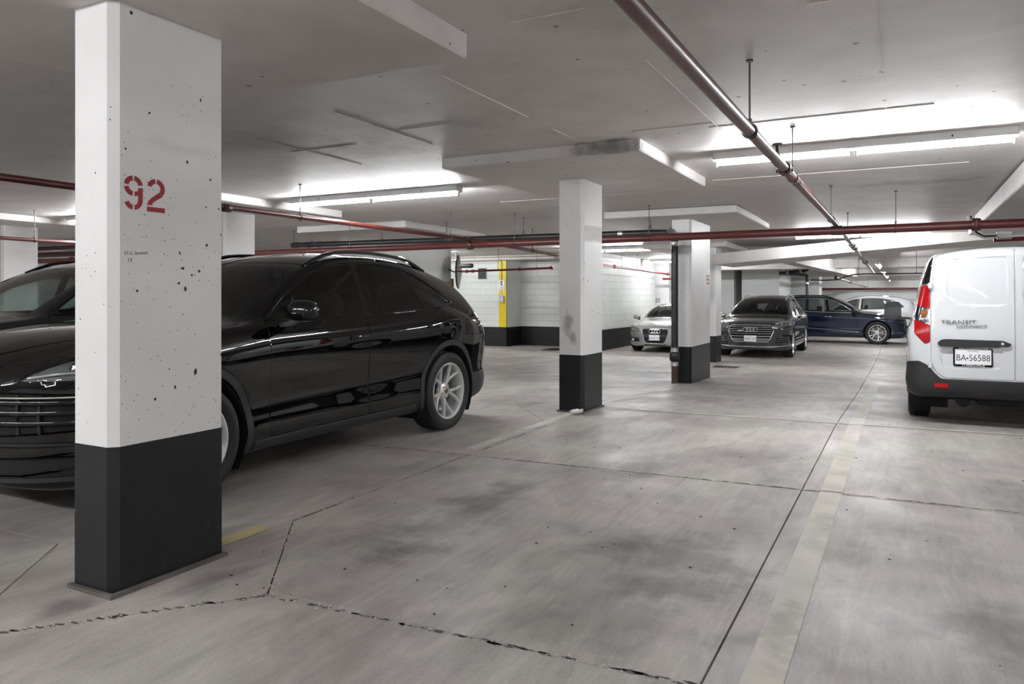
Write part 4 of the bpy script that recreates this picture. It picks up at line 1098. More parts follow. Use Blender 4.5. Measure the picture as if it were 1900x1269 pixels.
def build_car(S, name, label, cat, loc, rz, paint, group=None, nx=90):
    root = thing(name, label, cat, loc, rz, group)
    S = dict(S); S['paint'] = paint
    for k in 'TBWRCK':
        S[k] = smooth_curve(S[k], {'T': .05, 'B': .08, 'W': .12, 'R': .10, 'C': .1, 'K': .06}[k] * S.get('round', 1))
    bm = half_body(S, nx)
    bvh = BVHTree.FromBMesh(bm)
    def hit(o, d):
        r = bvh.ray_cast(Vector(o), Vector(d)); return r[0], r[1]
    S['side_pt'] = lambda x, z: hit((x, 3, z), (0, -1, 0))[0] or Vector((x, S['W'](x), z))
    S['front_pt'] = lambda y, z: hit((9, abs(y) + 1e-4, z), (-1, 0, 0))[0] or Vector((S['xf'], y, z))
    S['rear_pt'] = lambda y, z: hit((-9, abs(y) + 1e-4, z), (1, 0, 0))[0] or Vector((S['xr'], y, z))
    S['top_pt'] = lambda x, y: hit((x, abs(y) + 1e-4, 4), (0, 0, -1))[0] or Vector((x, y, 1))
    ID = {'body': 0}; regs = []
    side_ok = lambda f: f.normal.y > .18 and f.calc_center_median().y > .3
    oks = {'side': side_ok, 'front': lambda f: f.normal.x > .05 and f.calc_center_median().x > S['xf'] - .95, 'rear': lambda f: f.normal.x < -.05 and f.calc_center_median().x < S['xr'] + .8,
           'top': lambda f: f.normal.z > .2 and f.calc_center_median().z > .75, 'low': lambda f: f.normal.y > -.2 and f.calc_center_median().y > .3}
    for (nm, proj, poly, m, both, groove, push) in S['regions']:
        if m != 'soft' and nm not in ID: ID[nm] = len(ID); regs.append((nm, m, both, groove, push))
        if m == 'soft':      # a pressing: stays in its panel, its middle set back
            cut_outline(bm, poly, 'front', oks[proj])
            low = inner(poly, -9, 9, groove)
            vs = {v for f in cut_outline(bm, low, 'front', oks[proj]) for v in f.verts}
            for v in vs: v.co.x += push
            bm.normal_update()
            continue
        pr = 'front' if proj == 'rear' else ('side' if proj == 'low' else proj)
        ids = ID[nm]
        inst = None
        for f in cut_outline(bm, poly, pr, oks[proj]): f.material_index = ids
        # numbered copies of a region (several windows) stay separate ids
    # wheel openings
    A = S['arch']
    for x in (0, -S['wb']):
        if S.get('flare'):
            if 'arch_flare%d' % x not in ID: ID['arch_flare%d' % x] = len(ID); regs.append(('arch_flare%d' % x, S.get('flare_mat', 'trim_grey'), False, .003, -.004))
            for f in cut_outline(bm, circle(x, S['tyre'] + .01, A + S['flare'], 40), 'side', side_ok): f.material_index = ID['arch_flare%d' % x]
        for f in cut_outline(bm, circle(x, S['tyre'] + .01, A, 40), 'side', oks['low']):
            f.material_index = 999
    bmesh.ops.delete(bm, geom=[f for f in bm.faces if f.material_index == 999], context='FACES')
    panel_obj(split_off(bm, {0}, True), 'body', paint, root, .004, 0)
    made = {}
    for nm, m, both, groove, push in regs:
        m = paint if m == 'paint' else m
        base = nm.rstrip('0123456789-'); base = base.rstrip('_')
        if both:
            o = panel_obj(split_off(bm, {ID[nm]}, True), base, m, root, groove, push); made.setdefault(nm, []).append(o)
        else:
            b2 = split_off(bm, {ID[nm]}, False)
            b3 = b2.copy()
            if m == 'lamp_glass':
                b4 = b2.copy(); b5 = b2.copy()
                panel_obj(b4, 'lamp_reflector', S.get('lamp_back', 'lamp_grey'), root, 0, .03); panel_obj(b5, 'lamp_reflector', S.get('lamp_back', 'lamp_grey'), root, 0, .03, True)
            sh = S.get('sharp', {}).get(nm, 40)
            made.setdefault(nm, []).append(panel_obj(b2, base, m, root, groove, push, False, sh)); made[nm].append(panel_obj(b3, base, m, root, groove, push, True, sh))
    bm.free()
    # glass and handles belong to their door
    for nm, lst in made.items():
        if nm in S.get('belongs', {}):
            for o, p in zip(lst, made[S['belongs'][nm]]):
                if o and p: o.parent = p
    for x in (0, -S['wb']):
        for s in (1, -1):
            lin = MB(); a0 = -.6; a1 = PI + .6; n = 24; P = []
            yo = S['W'](x) - .02; yi = yo - .36
            for y in (yo, yi):
                P += [(x + (A - .004) * math.cos(a0 + (a1 - a0) * k / n), s * y, S['tyre'] + .01 + (A - .004) * math.sin(a0 + (a1 - a0) * k / n)) for k in range(n + 1)]
            F = [(k, k + 1, n + 2 + k, n + 1 + k) for k in range(n)] + [tuple(n + 1 + k for k in range(n + 1))]
            lin.add(P, F); lin.build('wheel_well', 'well_black', root, 40)
    add_wheels(root, S)
    if 'mirror' in S: mirror_part(root, S, bvh)
    if 'cabin' in S: seats(root, S)
    for (x, z, yy) in S.get('handles', ()):
        for s in (1, -1):
            h = S['side_pt'](x, z); q = S['side_pt'](x - .10, z + .004); r = S['side_pt'](x + .10, z)
            pts = [(p.x, s * (p.y + o), p.z) for p, o in ((r, .0), (S['side_pt'](x + .07, z), .022), (h, .03), (S['side_pt'](x - .07, z + .003), .022), (q, .0))]
            d = MB().sweep(pts, [(-.006, -.013), (.004, -.015), (.01, 0), (.004, .015), (-.006, .013)]).build('door_handle', S.get('handle_mat', paint), root, 60)
    if 'rails' in S:
        x0, x1, yy, up = S['rails']
        for s in (1, -1):
            pts = []; n = 14
            for k in range(n + 1):
                t = k / n; x = x0 + (x1 - x0) * t; p = S['top_pt'](x, yy)
                pts.append((x, s * yy, p.z + up * min(1, 6 * t, 6 * (1 - t)) - .004))
            MB().sweep(pts, [(-.016, -.014), (.016, -.014), (.018, .006), (.008, .016), (-.008, .016), (-.018, .006)]).build('roof_rail', S.get('rail_mat', 'gloss_black'), root, 50)
    if 'liner' not in S: pass
    return root, S

def strip(root, name, m, pts, r=.006, flat=None, both=True):
    for s in ((1, -1) if both else (1,)):
        q = [(p.x, s * p.y, p.z) for p in pts]
        prof = flat or [(r * math.cos(a), r * math.sin(a)) for a in [2 * PI * k / 8 for k in range(8)]]
        MB().sweep(q, prof).build(name, m, root, 50)
def lin(a, b, n): return [a + (b - a) * k / n for k in range(n + 1)]
def span(S, y0, y1, z, n=16, off=.004, zf=None):
    """points across the front face"""
    out = []
    for y in lin(y0, y1, n):
        zz = zf(y) if zf else z
        p = S['front_pt'](y, zz); out.append(Vector((p.x + off, y, p.z)))
    return out
def plate(root, p, rz, txt, col='plate_white', tcol='plate_blue', top='ONTARIO', tilt=0.0, size=(.305, .152), extra=None):
    """number plate facing +x of its own frame"""
    w, h = size[0] / 2, size[1] / 2
    mt = Matrix.Translation(p) @ Matrix.Rotation(rz, 4, 'Z') @ Matrix.Rotation(tilt, 4, 'Y')
    o = MB().rbox((-.004, -w, -h), (.004, w, h), .003, 1).build('number_plate', col, root, 0, mt)
    text('plate_characters', txt, .088, tcol, o, mt @ face_mtx((.0045, 0, -.012), (0, 1, 0), (0, 0, 1)), 0, .82)
    text('plate_heading', top, .022, tcol, o, mt @ face_mtx((.0045, 0, .055), (0, 1, 0), (0, 0, 1)), 0)
    return o, mt
def rings(root, c, r, pitch, m='chrome', t=.010, n=4):
    o = None
    for k in range(n):
        y = (k - (n - 1) / 2) * pitch
        pts = [(c[0], c[1] + y + r * math.cos(2 * PI * j / 24), c[2] + r * math.sin(2 * PI * j / 24)) for j in range(25)]
        MB().tube(pts, t, 8, False).build('badge_ring', m, root)
# ---------------------------------------------------------------- black sport utility car
DLO = smooth_poly([(-.655, 1.105), (-.80, 1.20), (-1.02, 1.335), (-1.25, 1.45), (-1.48, 1.525), (-1.75, 1.558), (-2.1, 1.560), (-2.4, 1.53), (-2.65, 1.455), (-2.85, 1.345), (-2.99, 1.205), (-2.6, 1.155), (-1.8, 1.115), (-1.1, 1.10)], 4, (0, 10))
def inner(poly, x0, x1, d=.018, slant=0.0, zc=1.3):
    """part of an outline between two (slanted) lines, shrunk a little"""
    cx = sum(p[0] for p in poly) / len(poly); cy = sum(p[1] for p in poly) / len(poly)
    n = len(poly); out = []
    for i in range(n):
        a, b, c = Vector(poly[i - 1]), Vector(poly[i]), Vector(poly[(i + 1) % n])
        t = c - a
        if t.length < 1e-6: continue
        nr = Vector((-t.y, t.x)).normalized()
        if not in_poly(poly, b.x + nr.x * .004, b.y + nr.y * .004): nr = -nr
        out.append((b.x + nr.x * d, b.y + nr.y * d))
    def clip(P, f):
        R = []
        for i in range(len(P)):
            p, q = P[i], P[(i + 1) % len(P)]; fp, fq = f(p), f(q)
            if fp >= 0: R.append(p)
            if fp * fq < 0:
                t = fp / (fp - fq); R.append((p[0] + (q[0] - p[0]) * t, p[1] + (q[1] - p[1]) * t))
        return R
    sl = slant if isinstance(slant, tuple) else (slant, slant)
    out = clip(out, lambda p: p[0] - (x0 + sl[0] * (p[1] - zc)))
    out = clip(out, lambda p: (x1 + sl[1] * (p[1] - zc)) - p[0])
    return out
SUV = dict(
    xr=-3.96, xf=.93, wb=2.88, tyre=.372, tyre_w=.265, rim=.262, arch=.425, flare=.055, track=.982,
    T=[(.95, .82), (.86, .895), (.70, .975), (.4, 1.05), (0, 1.10), (-.35, 1.13), (-.52, 1.145), (-.75, 1.275), (-1.0, 1.415), (-1.25, 1.54), (-1.5, 1.612), (-1.8, 1.652), (-2.1, 1.66), (-2.5, 1.645), (-2.9, 1.588), (-3.2, 1.52), (-3.45, 1.445), (-3.55, 1.38), (-3.68, 1.20), (-3.78, 1.07), (-3.86, .99), (-3.95, .90)],
    B=[(.95, .70), (.8, .83), (.5, .945), (0, 1.02), (-.4, 1.055), (-.7, 1.085), (-1.2, 1.10), (-1.8, 1.115), (-2.5, 1.15), (-2.95, 1.19), (-3.3, 1.16), (-3.6, 1.05), (-3.95, .86)],
    W=[(.95, .92), (.5, .965), (0, .988), (-.4, .978), (-.9, .962), (-1.6, .962), (-2.2, .972), (-2.85, .992), (-3.3, .975), (-3.7, .93), (-3.95, .90)],
    R=[(.95, .60), (.5, .70), (0, .76), (-.4, .80), (-.6, .80), (-1.0, .735), (-1.4, .68), (-1.8, .66), (-2.4, .655), (-3.0, .635), (-3.4, .63), (-3.6, .66), (-3.95, .68)],
    C=[(.95, .04), (0, .05), (-.5, .05), (-.8, .06), (-1.3, .07), (-2.5, .07), (-3.3, .07), (-3.95, .04)],
    K=[(.95, .27), (.6, .21), (-3.3, .22), (-3.95, .36)],
    front=(.72, 2.6, .20, 4, .56), rear=(.55, 3.0, .22, 4, .62), shoulder=.12, scallop=.02,
    wheel=dict(n=5, w0=.034, w1=.022, twin=.33, face=.74, a0=.25, cap='crest_gold'),
    mirror=(-.80, 1.165, .985), mirror_size=(.118, .085, .082), mirror_mat='gloss_black', cabin=(-.62, -3.2, 1.08), cabin_w=.78,
    handles=((-1.56, .945, 0), (-2.60, .995, 0)), rails=(-1.30, -2.95, .615, .045), rail_mat='gloss_black',
)
HEAD = round_poly([(.57, .815), (.80, .815), (1.0, .83), (1.0, 1.06), (.82, .98), (.68, .90)], .02, 2)
SUV['regions'] = [
    ('bonnet', 'top', [(.80, -.1), (.80, .45), (.70, .66), (.35, .765), (-.40, .845), (-.50, .80), (-.44, .4), (-.42, -.1)], 'paint', True, .004, 0),
    ('windscreen', 'top', [(-.475, -.1), (-.49, .4), (-.56, .745), (-.75, .715), (-1.05, .66), (-1.32, .60), (-1.28, .3), (-1.27, -.1)], 'glass_mid', True, 0, .002),
    ('rear_window', 'rear', [(-.1, 1.12), (.60, 1.12), (.52, 1.40), (-.1, 1.42)], 'glass_tint', True, 0, .002),
    ('side_sill', 'side', [(-.50, .15), (-2.36, .15), (-2.36, .315), (-.50, .30)], 'trim_grey', False, .003, 0),
    ('front_door', 'side', round_poly([(-.632, .315), (-1.695, .315), (-1.69, 1.12), (-1.775, 1.592), (-1.46, 1.558), (-1.2, 1.46), (-.95, 1.325), (-.66, 1.13), (-.625, 1.0)], .03, 2), 'paint', False, .004, 0),
    ('rear_door', 'side', round_poly([(-1.705, .315), (-2.32, .32), (-2.42, .50), (-2.52, .70), (-2.66, .86), (-2.76, 1.0), (-2.78, 1.16), (-2.62, 1.49), (-2.4, 1.567), (-2.1, 1.597), (-1.785, 1.594), (-1.70, 1.12)], .03, 2), 'paint', False, .004, 0),
    ('window_trim', 'side', DLO, 'gloss_black', False, .003, .001),
    ('front_window', 'side', inner(DLO, -1.72, -.4, .016, -.12), 'glass_tint', False, 0, .004),
    ('rear_window_pane', 'side', inner(DLO, -2.50, -1.80, .016, (.42, -.12)), 'glass_tint', False, 0, .004),
    ('quarter_window', 'side', inner(DLO, -3.2, -2.545, .016, .42), 'glass_tint', False, 0, .004),
    ('headlamp', 'front', HEAD, 'lamp_glass', False, .003, 0),
    ('grille_opening', 'front', round_poly([(-.1, .52), (.52, .52), (.86, .54), (.93, .60), (.92, .735), (.62, .755), (-.1, .755)], .03, 2), 'well_black', True, .003, .03),
    ('lower_intake', 'front', round_poly([(-.1, .30), (.6, .30), (.84, .34), (.88, .41), (-.1, .40)], .02, 2), 'well_black', True, .003, .03),
    ('tail_lamp', 'rear', round_poly([(.50, .90), (.75, .885), (1.0, .90), (1.0, 1.05), (.80, 1.02), (.50, .985)], .02, 2), 'lamp_deepred', False, .003, 0),
    ('rear_bumper', 'rear', [(-.1, .25), (1.1, .25), (1.1, .50), (.7, .52), (-.1, .52)], 'trim_grey', True, .003, 0),
]
SUV['belongs'] = {'window_trim': 'front_door', 'front_window': 'front_door', 'rear_window_pane': 'rear_door'}
def dress_suv(root, S):
    for z in (.70, .645, .59): strip(root, 'grille_slat', 'gloss_black', span(S, 0, .90, z, 18, -.006), flat=[(-.012, -.008), (.006, -.009), (.010, 0), (.006, .009), (-.012, .008)])
    strip(root, 'grille_blade', 'chrome', span(S, 0, .91, .728, 18, .0), flat=[(-.004, -.004), (.004, -.004), (.004, .004), (-.004, .004)])
    strip(root, 'bumper_blade', 'gloss_black', span(S, 0, .92, .455, 18, .0), flat=[(-.012, -.028), (.012, -.026), (.016, .0), (.010, .03), (-.012, .03)])
    strip(root, 'bumper_lip', 'trim_grey', span(S, 0, .88, .29, 16, -.004), flat=[(-.012, -.014), (.012, -.014), (.016, .01), (-.012, .014)])
    for y in (.46, .60, .70): strip(root, 'grille_post', 'trim_black', [S['front_pt'](y, z) + Vector((-.02, 0, 0)) for z in (.53, .64, .74)], .010)
    for s in (1, -1):
        for y, z, r in ((.80, .872, .038), (.90, .905, .03)):
            p = S['front_pt'](y, z)
            MB().lathe([(0, .02), (r * .6, .012), (r, -.01), (r * 1.1, -.03)], (p.x - .03, s * y, z), (1, .35 * s, 0), 16).build('lamp_lens', 'lamp_silver', root)
        p = [S['front_pt'](y, z) for y, z in ((.64, .83), (.76, .85), (.90, .86))]
        MB().tube([(q.x - .004, s * q.y, q.z) for q in p], .006, 6).build('daylight_strip', 'lamp_white', root)
    # chrome line over the windows and mirror foot
    top = [p for p in DLO]
    i0 = 0
    pts = []
    for (x, z) in DLO[:44]:
        h = S['side_pt'](x, z); pts.append(Vector((x, h.y + .003, z)))
    strip(root, 'window_divider', 'trim_grey', [S['side_pt'](-.93 - .02 * k, 1.115 + .05 * k) + Vector((0, .002, 0)) for k in range(4)], .010)
    strip(root, 'window_moulding', 'gloss_black', pts, .006)
def paint_of(root): return root.children[0].data.materials[0]

car, S = build_car(SUV, 'black_car', 'glossy black sport utility car with silver ten-spoke wheels beside pillar 92', 'car', (-4.785, 3.08, 0), -PI / 2, 'paint_black', nx=120)
dress_suv(car, S)
SUV2 = dict(SUV); del SUV2['mirror']; SUV2['regions'] = [tuple('glass_clear' if q == 'glass_tint' else q for q in r) for r in SUV['regions']]
car, S = build_car(SUV2, 'charcoal_car', 'charcoal car parked behind the glossy black car, only its windscreen pillar showing', 'car', (-7.38, 3.12, 0), -PI / 2, 'paint_charcoal', nx=80)
dress_suv(car, S)
# ---------------------------------------------------------------- grey sport utility car, nose on
DLO_Q = smooth_poly([(-.62, 1.02), (-.85, 1.17), (-1.1, 1.33), (-1.4, 1.46), (-1.8, 1.52), (-2.3, 1.515), (-2.7, 1.46), (-3.05, 1.33), (-3.22, 1.17), (-2.9, 1.10), (-2.0, 1.06), (-1.2, 1.03)], 3, (0, 8))
def doors(dlo_top, x0, xb, x1, zb, belt, back):
    f = [(x0, zb), (xb + .005, zb), (xb + .005, belt), (xb - .07, dlo_top + .03), (x0 - .85, dlo_top - .02), (x0 - .45, (dlo_top + belt) / 2 + .10), (x0 - .05, belt + .03)]
    r = [(xb - .005, zb), (x1 + .42, zb), (x1 + .26, zb + .30), (x1, belt - .12), (x1, belt + .04), (x1 + .12, dlo_top - .03), (xb - .08, dlo_top + .03), (xb - .005, belt)]
    return round_poly(f, .03, 2), round_poly(r, .03, 2)
fd, rd = doors(1.52, -.56, -1.62, -2.74, .33, 1.05, 0)
WAGON = dict(
    xr=-3.78, xf=.88, wb=2.82, tyre=.365, tyre_w=.255, rim=.26, arch=.405, track=.935,
    T=[(.90, .84), (.82, .90), (.65, .955), (.3, 1.01), (0, 1.045), (-.35, 1.075), (-.50, 1.095), (-.75, 1.25), (-1.0, 1.395), (-1.25, 1.50), (-1.5, 1.575), (-1.9, 1.622), (-2.3, 1.625), (-2.8, 1.59), (-3.2, 1.52), (-3.4, 1.46), (-3.5, 1.35), (-3.65, 1.10), (-3.72, 1.0), (-3.8, .92)],
    B=[(.9, .72), (.7, .85), (.4, .92), (0, .965), (-.5, 1.01), (-1.2, 1.03), (-2.0, 1.06), (-2.9, 1.10), (-3.3, 1.07), (-3.8, .86)],
    W=[(.9, .90), (.4, .94), (0, .948), (-.6, .93), (-1.5, .928), (-2.3, .935), (-2.82, .945), (-3.3, .93), (-3.8, .88)],
    R=[(.9, .60), (.5, .68), (0, .74), (-.45, .78), (-.6, .78), (-1.0, .71), (-1.4, .645), (-1.9, .615), (-2.6, .61), (-3.2, .60), (-3.5, .64), (-3.8, .68)],
    C=[(.9, .04), (0, .05), (-.5, .05), (-1.3, .06), (-2.8, .06), (-3.8, .04)],
    K=[(.9, .24), (.6, .20), (-3.3, .21), (-3.8, .34)],
    front=(.62, 2.8, .16, 5, .52), rear=(.45, 3.2, .18, 5, .6), shoulder=.10, scallop=.025,
    wheel=dict(n=5, w0=.05, w1=.032, twin=.20, face=.74, a0=.5), mirror=(-.72, 1.06, .945), mirror_mat='chrome', mirror_size=(.12, .085, .075),
    cabin=(-.60, -3.1, 1.03), cabin_w=.74, handles=((-1.48, .90, 0), (-2.55, .93, 0)), rails=(-1.30, -3.1, .575, .04), rail_mat='alloy', handle_mat='paint_grey')
GR = [(-.1, .425), (.40, .425), (.475, .50), (.56, .70), (.52, .80), (.46, .845), (-.1, .85)]
WAGON['regions'] = [
    ('bonnet', 'top', [(.74, -.1), (.74, .44), (.62, .62), (.3, .74), (-.40, .825), (-.48, .78), (-.42, .4), (-.40, -.1)], 'paint', True, .004, 0),
    ('windscreen', 'top', [(-.46, -.1), (-.48, .4), (-.55, .725), (-.75, .69), (-1.05, .63), (-1.34, .565), (-1.31, .3), (-1.30, -.1)], 'glass_mid', True, 0, .002),
    ('rear_window', 'rear', [(-.1, 1.10), (.60, 1.10), (.52, 1.42), (-.1, 1.44)], 'glass_mid', True, 0, .002),
    ('front_door', 'side', fd, 'paint', False, .004, 0), ('rear_door', 'side', rd, 'paint', False, .004, 0),
    ('window_trim', 'side', DLO_Q, 'chrome', False, .003, .001),
    ('front_window', 'side', inner(DLO_Q, -1.63, -.3, .022, -.1), 'glass_tint', False, 0, .004),
    ('rear_window_pane', 'side', inner(DLO_Q, -2.72, -1.70, .022, -.1), 'glass_tint', False, 0, .004),
    ('quarter_window', 'side', inner(DLO_Q, -3.5, -2.77, .022, -.1), 'glass_tint', False, 0, .004),
    ('headlamp', 'front', round_poly([(.545, .80), (.72, .80), (.90, .84), (1.0, .86), (1.0, .935), (.86, .945), (.60, .895), (.52, .865)], .015, 2), 'lamp_glass', False, .003, 0),
    ('grille', 'front', GR, 'well_black', True, .003, .02),
    ('side_intake', 'front', round_poly([(.60, .40), (.88, .42), (.95, .50), (.95, .60), (.80, .605), (.62, .52)], .02, 2), 'well_black', False, .003, .02),
    ('tail_lamp', 'rear', round_poly([(.50, .90), (1.0, .90), (1.0, 1.02), (.50, 1.0)], .02, 2), 'lamp_red', False, .003, 0)]
WAGON['belongs'] = SUV['belongs']
car, S = build_car(WAGON, 'grey_car', 'metallic grey sport utility car facing out with a big chrome-framed grille', 'car', (-3.44, 20.45, -.31), -PI / 2, 'paint_grey', nx=80)
def frame(S, poly, r, m, name, root, off=.004):
    pts = []
    for y, z in poly:
        p = S['front_pt'](max(y, 0), z); pts.append(Vector((p.x + off, max(y, 0), z)))
    strip(root, name, m, pts, r)
frame(S, [(0, .85), (.46, .845), (.52, .80), (.56, .70), (.475, .50), (.40, .425), (0, .425)], .014, 'chrome', 'grille_frame', car)
for z, w in ((.80, .48), (.745, .52), (.69, .53), (.635, .51), (.565, .48), (.50, .44), (.465, .41)): strip(car, 'grille_slat', 'chrome' if z > .6 else 'alloy', span(S, 0, w, z, 8, .0), .007)
xg = S['front_pt'](.02, .735).x
rings(car, (xg + .02, 0, .735), .058, .078, t=.010)
plate(car, Vector((S['front_pt'](.05, .50).x + .03, 0, .51)), 0, 'CEBH 290', tcol='plate_blue')
MB().box((xg - .002, -.32, .69), (xg + .016, -.20, .715)).build('model_badge', 'alloy', car, 0)
MB().box((S['front_pt'](.05, .44).x + .012, -.04, .425), (S['front_pt'](.05, .44).x + .028, .02, .445)).build('red_emblem', 'sticker_red', car, 0)
for z in (.45, .50, .55): strip(car, 'intake_fin', 'chrome', span(S, .62 + (z - .45) * .6, .93, z, 8, .0), .008)
strip(car, 'bumper_lip', 'chrome', span(S, 0, .92, .315, 14, .002, lambda y: .30 + .05 * (y / .92) ** 4), .014)
for s in (1, -1):
    for y in (.62, .72, .82, .90):
        p = S['front_pt'](y, .865); MB().rbox((p.x - .045, s * y - .034, .835), (p.x - .012, s * y + .034, .895), .008, 1).build('lamp_cell', 'lamp_silver', car, 0)
    p = [S['front_pt'](y, z) for y, z in ((.58, .885), (.72, .915), (.86, .93))]
    MB().tube([(q.x, s * q.y, q.z) for q in p], .008, 6).build('daylight_strip', 'lamp_white', car)
    p = S['side_pt'](.48, .70); MB().rbox((.43, s * (p.y - .01) - .008, .675), (.53, s * (p.y - .01) + .008, .72), .004, 1).build('side_marker', 'lamp_amber', car, 0)

# ---------------------------------------------------------------- silver hatchback
DLO_A = smooth_poly([(-.52, .93), (-.8, 1.09), (-1.1, 1.22), (-1.5, 1.31), (-2.0, 1.32), (-2.5, 1.25), (-2.8, 1.12), (-2.86, 1.0), (-2.0, .95), (-1.2, .93)], 3, (0, 7))
fd, rd = doors(1.31, -.48, -1.42, -2.42, .27, .95, 0)
HATCH = dict(
    xr=-3.37, xf=.85, wb=2.578, tyre=.318, tyre_w=.225, rim=.22, arch=.35, track=.875,
    T=[(.87, .68), (.80, .73), (.6, .80), (.3, .86), (0, .90), (-.35, .945), (-.48, .965), (-.75, 1.13), (-1.0, 1.255), (-1.25, 1.345), (-1.6, 1.405), (-2.0, 1.415), (-2.5, 1.385), (-2.85, 1.31), (-3.05, 1.18), (-3.2, .98), (-3.4, .85)],
    B=[(.87, .58), (.6, .72), (.3, .79), (0, .835), (-.5, .905), (-1.2, .925), (-2.0, .95), (-2.8, .985), (-3.4, .80)],
    W=[(.87, .84), (.4, .875), (0, .884), (-.6, .875), (-1.5, .87), (-2.2, .875), (-2.6, .884), (-3.0, .87), (-3.4, .83)],
    R=[(.87, .56), (.5, .64), (0, .69), (-.45, .735), (-.6, .73), (-1.0, .655), (-1.4, .60), (-2.0, .575), (-2.7, .57), (-3.1, .60), (-3.4, .64)],
    C=[(.87, .04), (0, .05), (-.5, .05), (-1.3, .06), (-2.8, .06), (-3.4, .04)],
    K=[(.87, .22), (.6, .17), (-2.9, .18), (-3.4, .30)],
    front=(.66, 2.5, .16, 4, .45), rear=(.4, 3.0, .16, 4, .55), shoulder=.09, scallop=.022,
    wheel=dict(n=7, w0=.045, w1=.04, face=.72), mirror=(-.62, .965, .885), mirror_size=(.105, .075, .065), cabin=(-.55, -2.8, .94), cabin_w=.68, seat_rows=(-1.45, -2.25), seat_mat='seat_light', handles=((-1.3, .80, 0), (-2.3, .83, 0)))
HATCH['regions'] = [
    ('bonnet', 'top', [(.72, -.1), (.70, .38), (.56, .58), (.25, .69), (-.38, .775), (-.45, .73), (-.40, .4), (-.38, -.1)], 'paint', True, .004, 0),
    ('windscreen', 'top', [(-.44, -.1), (-.46, .4), (-.53, .68), (-.75, .645), (-1.0, .585), (-1.27, .52), (-1.25, .3), (-1.24, -.1)], 'glass_clear', True, 0, .002),
    ('rear_window', 'rear', [(-.1, .98), (.55, .98), (.48, 1.25), (-.1, 1.27)], 'glass_clear', True, 0, .002),
    ('front_door', 'side', fd, 'paint', False, .004, 0), ('rear_door', 'side', rd, 'paint', False, .004, 0),
    ('window_trim', 'side', DLO_A, 'trim_black', False, .003, .001),
    ('front_window', 'side', inner(DLO_A, -1.43, -.3, .02, -.1), 'glass_clear', False, 0, .004),
    ('rear_window_pane', 'side', inner(DLO_A, -2.9, -1.50, .02, -.1), 'glass_clear', False, 0, .004),
    ('headlamp', 'front', round_poly([(.44, .575), (.62, .555), (.90, .60), (.90, .74), (.70, .735), (.46, .665)], .03, 3), 'lamp_glass', False, .003, 0),
    ('corner_lamp', 'front', round_poly([(.72, .50), (.90, .52), (.90, .58), (.74, .545)], .012, 2), 'lamp_amber', False, .003, 0),
    ('grille', 'front', round_poly([(-.1, .27), (.25, .27), (.30, .33), (.375, .60), (.355, .675), (-.1, .68)], .04, 3), 'well_black', True, .003, .015),
    ('fog_opening', 'front', round_poly([(.46, .30), (.74, .31), (.80, .37), (.78, .42), (.48, .41)], .03, 3), 'well_black', False, .003, .02),
    ('lower_slot', 'front', round_poly([(-.1, .205), (.30, .205), (.32, .232), (-.1, .235)], .01, 2), 'well_black', True, .002, .01)]
HATCH['belongs'] = SUV['belongs']
car, S = build_car(HATCH, 'silver_car', 'silver hatchback with black trapezoid grille parked by the stair block wall', 'car', (-6.12, 20.98, -.31), -PI / 2, 'paint_silver', nx=70)
frame(S, [(0, .68), (.345, .675), (.375, .60), (.30, .33), (.25, .27), (0, .27)], .010, 'chrome', 'grille_frame', car)
xg = S['front_pt'](.02, .60).x
rings(car, (xg + .02, 0, .605), .052, .072, t=.010)
for z in (.63, .56, .40, .36, .32): strip(car, 'grille_slat', 'trim_grey', span(S, 0, .24 + z * .18, z, 6, -.012), .005)
MB().box((xg - .01, -.31, .43), (xg + .012, .31, .53)).build('plate_panel', 'trim_grey', car, 0)
plate(car, Vector((S['front_pt'](.05, .44).x + .03, 0, .43)), 0, 'BAZN 279', tcol='plate_blue')
for s in (1, -1):
    for y, z, r in ((.57, .625, .045), (.72, .64, .05)):
        p = S['front_pt'](y, z); MB().lathe([(0, .012), (r * .5, .008), (r * .8, -.01), (r, -.03)], (p.x - .035, s * y, z), (1, .2 * s, 0), 14).build('lamp_lens', 'lamp_silver', car)
    p = S['front_pt'](.70, .36); MB().lathe([(0, .01), (.025, .008), (.032, -.01)], (p.x - .005, s * .70, .355), (1, .2 * s, 0), 14).build('fog_lamp', 'lamp_white', car)

# ---------------------------------------------------------------- navy car side on, white car behind it
NAVY = dict(WAGON); NAVY['wheel'] = dict(n=5, w0=.032, w1=.024, twin=.26, face=.74, a0=.3, bridge=1, mat='alloy'); NAVY['mirror_mat'] = 'gloss_black'; NAVY['handle_mat'] = 'chrome'
NAVY['regions'] = [r for r in WAGON['regions'] if r[0] != 'side_intake']
NAVY['tyre'] = .378; NAVY['arch'] = .415; NAVY['rail_mat'] = 'gloss_black'
NAVY['regions'] = [tuple('glass_mid' if q == 'glass_tint' else q for q in r) for r in NAVY['regions']]
car, S = build_car(NAVY, 'navy_car', 'dark navy car parked crosswise with chrome window line and sill strip', 'car', (-.74, 28.1, -.31), 0, 'paint_navy', nx=70)
strip(car, 'sill_strip', 'chrome', [S['side_pt'](x, .40 + .012 * k) + Vector((0, .006, 0)) for k, x in enumerate(lin(-.55, -2.40, 10))], .012)
strip(car, 'belt_moulding', 'chrome', [S['side_pt'](x, z) + Vector((0, .004, 0)) for x, z in DLO_Q], .009)
frame(S, [(0, .85), (.46, .845), (.52, .80), (.56, .70), (.475, .50), (.40, .425), (0, .425)], .012, 'chrome', 'grille_frame', car)
WH = dict(NAVY); WH['regions'] = [r for r in NAVY['regions'] if r[0] != 'tail_lamp']; WH['handle_mat'] = 'paint_white'; WH['mirror_mat'] = 'paint_white'; del WH['rails']
